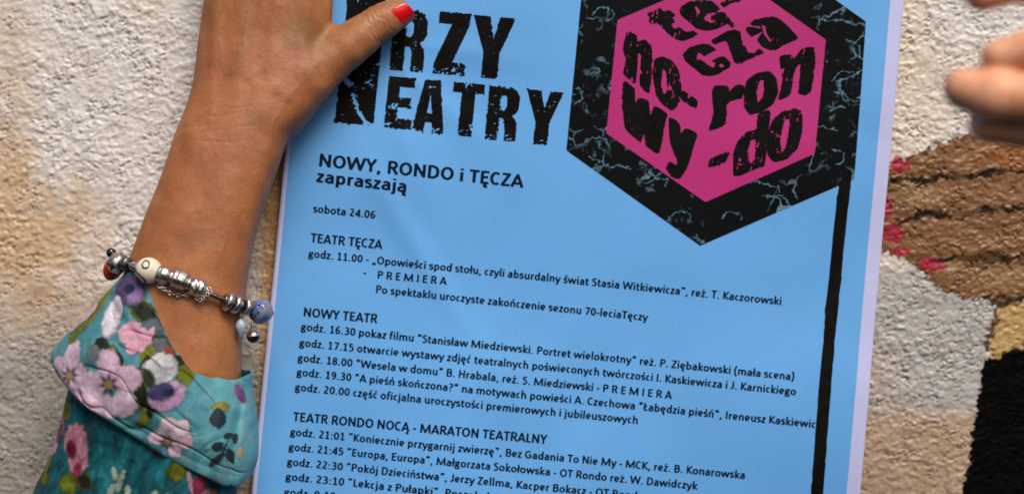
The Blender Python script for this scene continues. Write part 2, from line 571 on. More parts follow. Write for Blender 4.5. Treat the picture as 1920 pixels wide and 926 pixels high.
def edge(x0, slope, y): return x0 + slope * y
YT, YB = -250, 1330
sheet = sheet_grid('paper_sheet', [(edge(568, -.0994, YT), YT - 50), (edge(1690, -.0885, YT), YT + 57), (edge(1690, -.0885, YB), YB + 57), (edge(568, -.0994, YB), YB - 50)], M['paper'], 0.0, thick=0.00022)
bt, bb = YT + 30, YB - 30
sheet_grid('blue_ground', [(edge(577, -.0994, bt), bt - 48), (edge(1665, -.0890, bt), bt + 55), (edge(1665, -.0890, bb), bb + 55), (edge(577, -.0994, bb), bb - 48)], M['blue'], 0.00007)
hexa = [(1092, -25), (1062, 282), (1313, 461), (1602, 336), (1624, 41), (1373, -138)]
flat_poly('hexagon_panel', hexa, M['cracks'], 0.00014)
for k, q in enumerate(([(285, 532), (305, 515), (355, 524), (352, 542)], [(288, 588), (330, 606), (370, 628), (400, 620), (446, 634)], [(600, 810), (618, 796), (665, 799), (668, 816)],
                       [(788, 822), (808, 796), (856, 802), (862, 822)], [(915, 680), (955, 692), (998, 703), (1004, 720)], [(1145, 474), (1180, 478), (1222, 490)],
                       [(1205, 300), (1232, 271), (1282, 276), (1278, 292)], [(1208, 344), (1248, 354), (1262, 372), (1298, 380)], [(1150, 62), (1180, 78), (1238, 78), (1288, 92)],
                       [(1190, 418), (1230, 400), (1252, 404)], [(520, 642), (540, 668), (580, 672), (575, 700)], [(960, 790), (985, 740), (1012, 735), (1040, 760)],
                       [(300, 60), (330, 28), (372, 40), (380, 68), (350, 80)], [(236, 330), (260, 340), (262, 372), (236, 388)], [(1255, 150), (1296, 172), (1304, 205), (1275, 222)], [(1200, 560), (1242, 570), (1240, 606), (1215, 618)], [(690, 880), (705, 906), (722, 908)])):
    q = [(960 + a_ / 2, b_ / 2) for a_, b_ in q]
    qs = [tuple(p) for p in catmull(q, 5)]
    qa = np.array(qs)
    def fn(X, Y):
        wv = 2.2 * vnoise(X / 4, Y / 4, k)
        return segdist(X + wv, Y - wv, qs) - (1.15 + .9 * vnoise(X / 3, Y / 3, k + 50))
    field_mesh('crack_mark', fn, (qa[:, 0].min() - 5, qa[:, 1].min() - 5, qa[:, 0].max() + 5, qa[:, 1].max() + 5), M['crack_blue'], 0.00019, 0.9)
# stripe with slightly chewed edges
st_l = [(1573, 340), (1567, 400), (1561, 463), (1556, 520), (1550, 570), (1545, 640), (1538, 700), (1530, 800), (1521, 926), (1492, 1240)]
st_r = [(1598, 330), (1590, 400), (1584, 463), (1578, 530), (1574, 570), (1566, 640), (1561, 700), (1553, 800), (1544, 926), (1515, 1240)]
def rough_line(P, amp, step=7, seed=0):
    P = np.array(P, float); out = []
    for a, b in zip(P[:-1], P[1:]):
        n = max(1, int(np.hypot(*(b - a)) / step))
        for t in np.arange(n) / n: out.append(a + (b - a) * t)
    out.append(P[-1]); out = np.array(out)
    out[1:-1, 0] += amp * vnoise(out[1:-1, 1] / 9, seed + 0.5) * (0.4 + (vnoise(out[1:-1, 1] / 60, seed + 9.5) > 0.1))
    return out
L_, R_ = rough_line(st_l, 1.1, seed=1), rough_line(st_r, 1.1, seed=5)
flat_poly('black_stripe', [tuple(p) for p in L_] + [tuple(p) for p in R_[::-1]], M['ink'], 0.00018, cell=2.0)
cube = [(1158, 38), (1137, 250), (1323, 379), (1528, 288), (1549, 75), (1370, -52)]
flat_poly('cube_print', cube, M['pink'], 0.00020)

def wear(X, Y, seed, rough=2.2, chips=1.0):
    e = rough * (0.7 * vnoise(X / 4.5, Y / 4.5, seed) + 0.6 * vnoise(X / 2.1, Y / 2.1, seed + 3)) * (0.35 + sstep(-0.2, 0.6, vnoise(X / 26, Y / 26, seed + 6)) * 1.3)
    ch = vnoise(X / 5.2, Y / 4.0, seed + 11) * 0.6 + vnoise(X / 2.4, Y / 2.2, seed + 13) * 0.5
    msk = vnoise(X / 19, Y / 19, seed + 17)
    c = (ch - (0.80 - 0.42 * chips * sstep(0.05, 0.75, msk))) * 9
    return e, c

def rect(a, b_, c, d): return [(a, b_), (c, b_), (c, d), (a, d)]
def ell(cx, cy, rx, ry, n=20): return [(cx + rx * cos(t_), cy + ry * sin(t_)) for t_ in np.linspace(0, 2 * pi, n, endpoint=False)]
CAPS = {
 'R': ([[(0, 0), (.70, 0), (.90, .06), (1, .17), (1, .38), (.93, .48), (.80, .53), (.93, .60), (.98, .70), (.98, 1), (.60, 1), (.60, .68), (.52, .60), (.40, .60), (.40, 1), (0, 1)]], [[(.40, .17), (.54, .17), (.60, .22), (.60, .38), (.54, .43), (.40, .43)]]),
 'Z': ([[(.04, 0), (1, 0), (1, .17), (.56, .80), (.97, .80), (.97, 1), (0, 1), (0, .83), (.45, .19), (.04, .19)]], []),
 'Y': ([[(0, 0), (.42, 0), (.54, .36), (.66, 0), (1.04, 0), (.72, .58), (.72, 1), (.32, 1), (.32, .58)]], []),
 'E': ([[(0, 0), (1, 0), (1, .19), (.45, .19), (.45, .39), (.90, .39), (.90, .58), (.45, .58), (.45, .80), (1, .80), (1, 1), (0, 1)]], []),
 'A': ([[(.26, 0), (.80, 0), (1.06, 1), (.66, 1), (.62, .80), (.40, .80), (.36, 1), (-.06, 1)]], [[(.50, .28), (.585, .63), (.425, .63)]]),
 'T': ([[(0, 0), (1, 0), (1, .19), (.72, .19), (.72, 1), (.28, 1), (.28, .19), (0, .19)]], []),
}
def letter_field(polys, holes, TL, u, v, seed, rough=2.2, chips=1.0, extra=None):
    A = np.array([u, v]).T
    def tr(p): q = A @ np.array(p); return (TL[0] + q[0], TL[1] + q[1])
    PP = [[tr(p) for p in poly] for poly in polys]
    HH = [[tr(p) for p in poly] for poly in holes]
    allp = np.array([p for poly in PP for p in poly])
    bb_ = (allp[:, 0].min() - 5, allp[:, 1].min() - 5, allp[:, 0].max() + 5, allp[:, 1].max() + 5)
    Ai = np.linalg.inv(A)
    def fn(X, Y):
        d = np.minimum.reduce([psd(X, Y, p) for p in PP])
        lv = Ai[1, 0] * (X - TL[0]) + Ai[1, 1] * (Y - TL[1])
        foot = sstep(.80, .93, lv) + .6 * (1 - sstep(.04, .12, lv)) if abs(A[1, 1]) > 5 else 0 * X
        flake = (vnoise((X - Y * .3) / 9, (Y + X * .25) / 2.6, seed + 41) * .75 + .35 * vnoise(X / 2.5, Y / 2.2, seed + 43) - (1.30 - .88 * foot)) * 8
        crack = vnoise(X / 11 + .8 * vnoise(X / 5, Y / 5, seed), Y / 22, seed + 51)
        flake = np.maximum(flake, (1.9 * sstep(.40, .7, vnoise(X / 20, Y / 20, seed + 53)) - np.abs(crack) * 24) * 1.0)
        d = np.maximum(d, flake)
        for h_ in HH: d = np.maximum(d, -psd(X, Y, h_))
        e, c = wear(X, Y, seed, rough, chips)
        d = np.maximum(d + e, c)
        if extra is not None: d = np.maximum(d, extra(X, Y))
        return d
    return fn, bb_
row = [('R', 740, 16, 65, 115), ('Z', 822, 21, 62, 117), ('Y', 888, 28, 77, 116), ('E', 729, 142, 51, 98), ('A', 783, 147, 55, 100), ('T', 851, 153, 59, 100), ('R', 918, 160, 59, 101), ('Y', 988, 167, 67, 101)]
for k, (ch, X0, Y0, w, h_) in enumerate(row):
    fn, bb_ = letter_field(*CAPS[ch], (X0, Y0), RT * w, -UP * h_, 60 + k * 7.3, 1.7, 0.30)
    field_mesh('letter', fn, bb_, M['ink'], 0.00016)
# tall T with scratches at its foot
def scratch(X, Y):
    d1 = segdist(X, Y, [(628, 138), (645, 146), (656, 158)]) - 5.5
    d2 = segdist(X, Y, [(661, 176), (665, 190), (671, 206), (678, 218), (684, 230), (698, 234)]) - 2.8
    return -(np.minimum(d1, d2) + 2.4 * vnoise(X / 3.5, Y / 3.5, 91))
fn, bb_ = letter_field([[(650, 6), (722, 12), (700, 236), (627, 230)], [(620, -95), (768, -82), (764, -32), (724, -35), (722, 14), (648, 8), (651, -42), (616, -45)]], [], (0, 0), (1, 0), (0, 1), 133, 2.0, 0.3, scratch)
field_mesh('letter', fn, bb_, M['ink'], 0.00016)

# heavy worn lowercase letters on the three faces of the printed cube
CUBE = [
 ([(268, 122), (300, 132), (304, 158), (328, 150), (352, 168), (359, 204), (350, 338), (316, 312), (322, 206), (306, 196), (298, 304), (256, 272), (266, 220), (255, 185)], []),
 ([(370, 226), (395, 212), (430, 225), (455, 260), (466, 320), (458, 382), (435, 404), (405, 388), (378, 352), (366, 290)], [(398, 258), (412, 266), (417, 330), (406, 350), (394, 320)]),
 ([(470, 338), (522, 368), (523, 398), (470, 368)], []),
 ([(255, 306), (293, 328), (296, 398), (308, 368), (344, 372), (354, 446), (368, 396), (413, 420), (402, 470), (385, 563), (340, 538), (330, 474), (318, 522), (280, 492), (262, 470), (254, 400)], []),
 ([(424, 438), (460, 458), (466, 506), (480, 478), (524, 494), (506, 560), (490, 612), (463, 657), (435, 652), (413, 620), (424, 602), (450, 612), (456, 592), (430, 530)], []),
 ([(592, 320), (640, 320), (646, 342), (672, 316), (697, 320), (692, 360), (655, 370), (634, 388), (628, 458), (573, 480), (590, 420), (584, 350)], []),
 ([(712, 300), (745, 275), (790, 266), (816, 290), (823, 340), (806, 382), (770, 408), (725, 422), (703, 395), (701, 345)], [(756, 300), (773, 297), (772, 350), (752, 380), (746, 345)]),
 ([(833, 214), (876, 204), (884, 222), (915, 184), (956, 177), (961, 230), (945, 337), (904, 346), (912, 240), (896, 244), (882, 272), (870, 345), (831, 366), (845, 290)], []),
 ([(578, 590), (640, 562), (632, 594), (571, 619)], []),
 ([(752, 425), (794, 410), (786, 500), (773, 608), (740, 622), (700, 640), (664, 648), (662, 570), (680, 520), (715, 488), (748, 478)], [(724, 522), (744, 516), (739, 590), (719, 604), (712, 560)]),
 ([(805, 450), (835, 420), (880, 404), (911, 414), (912, 480), (896, 545), (860, 582), (815, 597), (788, 570), (789, 500)], [(848, 448), (868, 442), (860, 520), (841, 562), (832, 520)]),
 ([(342.4, 52.8), (386.6, 32.3), (405.3, 44.2), (424.1, 39.1), (446.2, 56.2), (436.0, 68.1), (444.5, 83.4), (430.9, 90.2), (441.1, 107.2), (458.1, 100.4), (485.3, 119.1), (509.1, 114.0), (527.9, 127.6), (505.7, 141.2), (475.1, 151.4), (447.9, 146.3), (420.7, 125.9), (379.8, 85.1), (362.8, 91.9), (347.5, 80.0), (352.6, 64.7)], []),
 ([(461.5, 40.8), (468.3, 25.5), (492.1, 10.2), (539.8, 0.0), (580.6, 5.1), (607.8, 32.3), (597.6, 44.2), (567.0, 54.5), (550.0, 64.7), (560.2, 78.3), (580.6, 86.8), (585.7, 80.0), (573.8, 63.0), (611.2, 45.9), (626.6, 47.6), (655.5, 81.7), (664.0, 98.7), (650.4, 102.1), (638.5, 90.2), (604.4, 105.5), (567.0, 114.0), (526.2, 107.2), (498.9, 85.1), (468.3, 57.9)], [(515.3, 27.9), (528.9, 27.9), (538.1, 44.9), (526.8, 51.7)]),
 ([(611.2, 15.3), (628.3, 3.4), (655.5, -6.8), (689.5, -6.8), (686.1, 5.1), (652.1, 11.9), (628.3, 28.9)], []),
 ([(473.4, 204.2), (481.9, 190.6), (505.7, 173.6), (539.8, 163.4), (570.4, 165.1), (597.6, 185.5), (584.0, 190.6), (553.4, 207.6), (534.7, 194.0), (526.2, 200.8), (526.2, 221.2), (539.8, 221.2), (584.0, 251.8), (590.8, 245.0), (594.2, 231.4), (580.6, 226.3), (607.8, 211.0), (628.3, 211.0), (648.7, 231.4), (647.0, 248.4), (621.5, 263.8), (601.0, 275.7), (573.8, 280.8), (546.6, 277.4), (519.4, 255.3), (485.3, 228.0)], [(604.4, 242.3), (616.4, 234.2), (627.6, 242.3), (618.1, 252.5)]),
 ([(577.2, 149.7), (597.6, 139.5), (631.7, 119.1), (662.3, 110.6), (684.4, 117.4), (689.5, 132.7), (694.6, 166.8), (706.5, 173.6), (713.3, 195.7), (740.6, 195.7), (752.5, 182.1), (764.4, 185.5), (772.9, 197.4), (754.2, 204.2), (723.6, 217.8), (692.9, 233.1), (679.3, 238.2), (662.3, 228.0), (657.2, 207.6), (647.0, 183.8), (635.1, 153.2), (611.2, 156.6), (590.8, 165.1)], []),
 ([(723.6, 88.5), (737.2, 74.9), (767.8, 68.1), (791.6, 63.0), (818.9, 64.7), (846.1, 83.4), (873.3, 108.9), (898.8, 139.5), (890.3, 148.0), (859.7, 161.7), (839.3, 170.2), (825.7, 182.1), (798.4, 185.5), (771.2, 177.0), (749.1, 149.7), (757.6, 132.7), (767.8, 117.4), (728.7, 136.1), (706.5, 112.3), (711.6, 100.4), (740.6, 102.1), (761.0, 108.9), (766.1, 110.6), (757.6, 98.7), (730.4, 95.3)], [(765.1, 94.6), (778.0, 98.0), (784.1, 125.9), (803.5, 153.8), (791.6, 152.5), (772.9, 125.9)]),
]
for k, (poly, hole) in enumerate(CUBE):
    cv = lambda q: [(1040 + a_ / 1.9697, b_ / 1.9697) for a_, b_ in q]
    rnd = lambda q: [tuple(p) for p in 0.35 * np.repeat(np.array(q), 3, 0) + 0.65 * catmull(q, 3, True)] if q else []
    poly, hole = rnd(cv(poly)), rnd(cv(hole))
    seed = 210 + k * 6.1
    pa = np.array(poly)
    def fn(X, Y):
        d = psd(X, Y, poly) - (1.5 if k < 11 else 0.3)
        if hole: d = np.maximum(d, -psd(X, Y, hole) - 0.5)
        e, c = wear(X, Y, seed, 1.1, 0.25)
        # long scuffs along the strokes
        sc = (vnoise((X + Y * .25) / 2.6, Y / 15, seed + 31) * 0.7 + vnoise(X / 1.8, Y / 5, seed + 33) * .3 - 0.60) * 7
        return np.maximum(np.maximum(d + e, c), sc)
    field_mesh('letter', fn, (pa[:, 0].min() - 4, pa[:, 1].min() - 4, pa[:, 0].max() + 4, pa[:, 1].max() + 4), M['ink'], 0.00026, 1.05)

# ---- small lettering: stroked humanist bold
def arcc(cx, cy, rx, ry, a0, a1, n=10):
    return [(cx + rx * cos(radians(a)), cy + ry * sin(radians(a))) for a in np.linspace(a0, a1, n)]
PA, PB = 0.118, 0.092
ADV = dict(a=494, b=537, c=418, d=537, e=503, f=316, g=474, h=537, i=246, j=255, k=480, l=246, m=813, n=537, o=538, p=537, q=537, r=355, s=399, t=347, u=537, v=473, w=745, x=459, y=474, z=397,
           A=606, B=561, C=529, D=630, E=488, F=459, G=637, H=631, I=267, J=331, K=547, L=423, M=874, N=659, O=676, P=532, R=563, S=473, T=495, U=653, V=591, W=906, X=551, Y=520, Z=478)
ADV.update({c_: 507 for c_ in '0123456789'})
ADV.update({' ': 226, '.': 267, ',': 258, ':': 276, '-': 306, '"': 438, '“': 435, '”': 435, '„': 435, '(': 312, ')': 312, '?': 463})
DIA = {'ą': ('a', 'og'), 'ę': ('e', 'og'), 'ó': ('o', 'ac'), 'ś': ('s', 'ac'), 'ć': ('c', 'ac'), 'ń': ('n', 'ac'), 'ż': ('z', 'dot'), 'ź': ('z', 'ac'), 'ł': ('l', 'sl'),
       'Ą': ('A', 'og'), 'Ę': ('E', 'og'), 'Ł': ('L', 'sl'), 'Ś': ('S', 'ac'), 'Ż': ('Z', 'dot')}
def glyph(ch):
    """curves (smooth) and lines for one character; cap height 1"""
    W = ADV[ch] / 644.0
    l, r, mx = .20, W - .19, W / 2
    a, q = .15, W - .15          # round sides
    X = .645                     # centre line at the top of the x height
    C_, L = [], []
    rx = (q - a) / 2
    if ch == 'o': C_ = [arcc(mx, .36, rx, .285, 0, 360, 18)]
    elif ch in 'nhm':
        L = [[(l, 0), (l, 1.07 if ch == 'h' else .71)]]
        js = [l, r] if ch != 'm' else [l, (l + r) / 2, r]
        for s, e in zip(js[:-1], js[1:]):
            C_.append([(s, .42)] + arcc((s + e) / 2 + .01, .44, (e - s) / 2 - .01, .205, 160, 0, 8) + [(e, .3), (e, 0)])
    elif ch == 'u': L = [[(r, 0), (r, .72)]]; C_ = [[(l, .72), (l, .42)] + arcc((l + r) / 2 - .01, .28, (r - l) / 2 - .01, .205, 180, 340, 8) + [(r, .3)]]
    elif ch == 'r': L = [[(l, 0), (l, .71)]]; C_ = [[(l, .42), (l + .06, .55), (l + .17, .63), (W - .04, .64)]]
    elif ch == 'a': L = []; C_ = [[(.16, .60), (.36, .65), (.52, .60), (r, .46), (r, 0)], [(r, .41), (.36, .40), (.17, .30), (.17, .14), (.34, .065), (.50, .13), (r, .20)]]
    elif ch in 'bp':
        L = [[(l, 0), (l, 1.07)]] if ch == 'b' else [[(l, -.27), (l, .71)]]
        C_ = [arcc(mx + .02, .36, rx - .03, .285, 0, 360, 18)]
    elif ch in 'dq':
        L = [[(r, 0), (r, 1.07)]] if ch == 'd' else [[(r, -.27), (r, .71)]]
        C_ = [arcc(mx - .02, .36, rx - .03, .285, 0, 360, 18)]
    elif ch == 'c': C_ = [arcc(mx + .03, .36, rx + .02, .285, 50, 310, 14)]
    elif ch == 'e': C_ = [arcc(mx, .36, rx, .285, 0, 312, 16)]; L = [[(a + .02, .345), (q, .345)]]
    elif ch == 'g': C_ = [arcc(.33, .46, .18, .185, 0, 360, 14), [(.22, .30), (.15, .22), (.20, .13), (.42, .11), (.58, .03), (.58, -.12), (.38, -.22), (.16, -.16), (.14, -.03), (.24, .08)]]; L = [[(.44, .63), (.70, .64)]]
    elif ch in 'ij':
        L = [[(mx, 0), (mx, .72)]] if ch == 'i' else []
        if ch == 'j': C_ = [[(mx, .72), (mx, -.05), (mx - .05, -.18), (mx - .20, -.21)]]
        L.append([(mx - .001, .86), (mx + .001, 1.01)])
    elif ch == 'k': L = [[(l, 0), (l, 1.07)], [(W - .08, .70), (l + .08, .36), (W - .05, .02)]]
    elif ch == 'l': L = [[(mx, 0), (mx, 1.07)]]
    elif ch == 's': C_ = [[(.52, .62), (.34, .65), (.16, .60), (.14, .48), (.28, .39), (.44, .32), (.50, .20), (.40, .09), (.24, .07), (.09, .10)]]
    elif ch == 't': C_ = [[(.22, .90), (.22, .22), (.28, .09), (.38, .07), (.50, .09)]]; L = [[(.04, .64), (.50, .64)]]
    elif ch == 'f': C_ = [[(.20, 0), (.20, .80), (.26, .96), (.36, 1.0), (.50, .99)]]; L = [[(.05, .64), (.46, .64)]]
    elif ch == 'v': L = [[(.07, .70), (mx, .06), (W - .07, .70)]]
    elif ch == 'w': L = [[(.08, .70), (.32, .06), (mx, .66), (W - .32, .06), (W - .08, .70)]]
    elif ch == 'x': L = [[(.09, .70), (W - .09, .02)], [(W - .09, .70), (.09, .02)]]
    elif ch == 'y': L = [[(.07, .70), (mx, .04)], [(W - .07, .70), (mx - .06, -.20), (.12, -.22)]]
    elif ch == 'z': L = [[(.09, .65), (W - .12, .65), (.11, .07), (W - .07, .07)]]
    elif ch == 'A': L = [[(.08, 0), (mx, .95), (W - .08, 0)], [(.24, .28), (W - .24, .28)]]
    elif ch == 'B': L = [[(l, .0), (l, 1)]]; C_ = [[(l, .93), (.50, .93), (.65, .85), (.63, .62), (.45, .54), (l, .54)], [(.45, .54), (.68, .46), (.72, .28), (.62, .10), (.45, .07), (l, .07)]]
    elif ch == 'C': C_ = [arcc(mx + .05, .5, .33, .425, 52, 308, 16)]
    elif ch == 'G': C_ = [arcc(mx, .5, .36, .425, 52, 300, 16) + [(W - .17, .14)]]; L = [[(W - .19, .10), (W - .19, .46), (mx + .02, .46)]]
    elif ch == 'D': L = [[(l, 0), (l, 1)]]; C_ = [[(l, .93), (.45, .93), (.72, .80), (.80, .5), (.72, .20), (.45, .07), (l, .07)]]
    elif ch in 'EF':
        L = [[(l, 0), (l, 1)], [(l, .925), (W - .07, .925)], [(l, .52), (W - .12, .52)]]
        if ch == 'E': L.append([(l, .075), (W - .07, .075)])
    elif ch == 'H': L = [[(l, 0), (l, 1)], [(W - .2, 0), (W - .2, 1)], [(l, .52), (W - .2, .52)]]
    elif ch == 'I': L = [[(mx, 0), (mx, 1)]]
    elif ch == 'J': C_ = [[(W - .18, 1), (W - .18, .25), (W - .24, .11), (.04, .07)]]
    elif ch == 'K': L = [[(l, 0), (l, 1)], [(W - .08, .98), (l + .1, .50), (W - .04, .02)]]
    elif ch == 'L': L = [[(l, 1), (l, .075), (W - .05, .075)]]
    elif ch == 'M': L = [[(.18, 0), (.22, .95), (mx, .10), (W - .22, .95), (W - .18, 0)]]
    elif ch == 'N': L = [[(l, 0), (l, .95), (W - .2, .05), (W - .2, 1)]]
    elif ch == 'O': C_ = [arcc(mx, .5, mx - .16, .425, 0, 360, 22)]
    elif ch in 'PR':
        L = [[(l, 0), (l, 1)]]; C_ = [[(l, .93), (.48, .93), (.66, .84), (.67, .62), (.52, .50), (l, .48)]]
        if ch == 'R': L.append([(.46, .48), (W - .09, .0)])
    elif ch == 'S': C_ = [[(.60, .88), (.42, .94), (.20, .87), (.17, .70), (.33, .57), (.50, .47), (.58, .27), (.46, .10), (.28, .06), (.10, .11)]]
    elif ch == 'T': L = [[(.02, .925), (W - .02, .925)], [(mx, 0), (mx, .93)]]
    elif ch == 'U': C_ = [[(.2, 1), (.2, .35), (.28, .13), (mx, .07), (W - .28, .13), (W - .2, .35), (W - .2, 1)]]
    elif ch == 'W': L = [[(.08, 1), (.36, .06), (mx, .94), (W - .36, .06), (W - .08, 1)]]
    elif ch == 'Y': L = [[(.07, 1), (mx, .46), (W - .07, 1)], [(mx, .46), (mx, 0)]]
    elif ch == 'Z': L = [[(.09, .925), (W - .12, .925), (.11, .075), (W - .07, .075)]]
    elif ch == '0': C_ = [arcc(mx, .49, .245, .42, 0, 360, 20)]
    elif ch == '1': L = [[(.16, .80), (.42, .93), (.42, .07)], [(.15, .07), (.68, .07)]]
    elif ch == '2': C_ = [[(.15, .86), (.34, .93), (.54, .84), (.56, .66), (.42, .44), (.15, .10)]]; L = [[(.13, .07), (.68, .07)]]
    elif ch == '3': C_ = [[(.15, .89), (.38, .92), (.56, .82), (.52, .60), (.28, .52)], [(.28, .52), (.54, .46), (.62, .28), (.50, .10), (.28, .06), (.11, .09)]]
    elif ch == '4': L = [[(.56, 0), (.56, .93), (.11, .26), (.74, .26)]]
    elif ch == '5': C_ = [[(.22, .56), (.42, .58), (.60, .46), (.60, .22), (.42, .07), (.13, .08)]]; L = [[(.60, .92), (.22, .92), (.21, .54)]]
    elif ch == '6': C_ = [[(.60, .90), (.38, .88), (.20, .66), (.17, .34)], arcc(.40, .29, .225, .22, 0, 360, 16)]
    elif ch == '7': L = [[(.11, .92), (.64, .92), (.32, 0)]]
    elif ch == '8': C_ = [arcc(.395, .71, .19, .20, 0, 360, 14), arcc(.395, .275, .235, .21, 0, 360, 16)]
    elif ch == '9': C_ = [[(.18, .09), (.42, .11), (.58, .32), (.61, .64)], arcc(.385, .69, .22, .22, 0, 360, 16)]
    elif ch == '.': L = [[(mx, .0), (mx, .15)]]
    elif ch == ',': L = [[(mx + .02, .14), (mx - .06, -.17)]]
    elif ch == ':': L = [[(mx, .0), (mx, .15)], [(mx, .50), (mx, .65)]]
    elif ch == '-': L = [[(.06, .36), (W - .06, .36)]]
    elif ch == '"': L = [[(.22, 1.04), (.22, .72)], [(.45, 1.04), (.45, .72)]]
    elif ch == '“': L = [[(.26, 1.05), (.18, .78)], [(.50, 1.05), (.42, .78)]]
    elif ch == '”': L = [[(.26, 1.03), (.18, .76)], [(.50, 1.03), (.42, .76)]]
    elif ch == '„': L = [[(.26, .14), (.18, -.16)], [(.50, .14), (.42, -.16)]]
    elif ch == '(': C_ = [[(W - .12, 1.1), (.20, .8), (.15, .4), (.22, .05), (W - .12, -.22)]]
    elif ch == ')': C_ = [[(.12, 1.1), (W - .20, .8), (W - .15, .4), (W - .22, .05), (.12, -.22)]]
    elif ch == '?': C_ = [[(.14, .90), (.36, .94), (.52, .84), (.50, .64), (.32, .50), (.31, .30)]]; L = [[(.31, .0), (.31, .15)]]
    return W, C_, L
def glyph_full(ch):
    if ch in DIA:
        base, kind = DIA[ch]
        W, C_, L = glyph(base)
        C_, L = list(C_), list(L)
        up = base.isupper()
        if kind == 'ac': L.append([(W / 2 - .04, 1.12 if up else .84), (W / 2 + .14, 1.32 if up else 1.03)])
        if kind == 'dot': L.append([(W / 2, 1.12 if up else .86), (W / 2, 1.26 if up else 1.01)])
        if kind == 'sl': L.append([(-.02, .42), (W / 2 + .22, .66)] if base == 'l' else [(.02, .38), (.48, .66)])
        if kind == 'og':
            x_ = W - .2 if base in 'aA' else W / 2 + .1
            C_.append([(x_ + .03, .02), (x_ - .06, -.10), (x_ - .02, -.22), (x_ + .14, -.22)])
        return W, C_, L
    return glyph(ch)
GC = {}
def pen_strip(P, closed=False, smooth=True):
    P = np.array(P, float)
    d = np.diff(P, axis=0)
    keep = np.r_[True, np.hypot(d[:, 0], d[:, 1]) > 1e-6]
    P = P[keep]
    V, F = [], []
    if smooth:
        if np.hypot(*(P[0] - P[-1])) < 1e-4:
            T = np.roll(P[:-1], -1, 0) - np.roll(P[:-1], 1, 0); T = np.vstack([T, T[:1]])
        else:
            T = np.gradient(P, axis=0)
        T /= np.hypot(T[:, 0], T[:, 1])[:, None] + 1e-9
        nrm = np.stack([-T[:, 1], T[:, 0]], 1)
        hw = np.sqrt((PA * nrm[:, 0]) ** 2 + (PB * nrm[:, 1]) ** 2)[:, None]
        V = np.concatenate([P + nrm * hw, P - nrm * hw]); n = len(P)
        F = [(i, i + n, i + n + 1, i + 1) for i in range(n - 1)]
        return V, F
    bag = MeshBag()
    for a_, b_ in zip(P[:-1], P[1:]):
        T = (b_ - a_) / np.hypot(*(b_ - a_)); nn = np.array([-T[1], T[0]])
        hw = math.sqrt((PA * nn[0]) ** 2 + (PB * nn[1]) ** 2)
        bag.add([a_ + nn * hw, a_ - nn * hw, b_ - nn * hw, b_ + nn * hw], [(0, 1, 2, 3)])
    for p in P[1:-1]:
        bag.add([(p[0] + PA * .95 * cos(t_), p[1] + PB * .95 * sin(t_)) for t_ in np.linspace(0, 2 * pi, 8, endpoint=False)], [tuple(range(8))])
    return bag.arr()
def glyph_mesh(ch):
    if ch not in GC:
        W, C_, L = glyph_full(ch)
        bag = MeshBag()
        for c_ in C_:
            P = np.array(c_)
            if len(P) < 12: P = catmull(P, 4)
            bag.add(*pen_strip(P))
        for l_ in L: bag.add(*pen_strip(l_, smooth=False))
        GC[ch] = (W, bag.arr() if bag.V else None)
    return GC[ch]
def text_line(s, x0, y0, x1, y1, cap, clip=None, track=0.0, weight=1.0):
    total = sum(glyph_mesh(c_)[0] + track for c_ in s) - track
    U = np.array([x1 - x0, y1 - y0], float) / total
    bag = MeshBag(); pen = 0.0
    for c_ in s:
        W, g = glyph_mesh(c_)
        if g:
            V, F = g
            P = np.array([x0, y0]) + np.outer(V[:, 0] + pen, U) + np.outer(V[:, 1] * cap, UP)
            if clip is None or P[:, 0].max() < clip: bag.add(P, F)
        pen += W + track
    V, F = bag.arr()
    # every stroke faces the camera, each a hair above the last
    W3 = pmap(V, 0.00016)
    W3[:, 1] -= (np.arange(len(V)) % 7) * 0.0
    return mesh_obj('text_line', W3, F, M['ink_text'], poster, smooth=False)
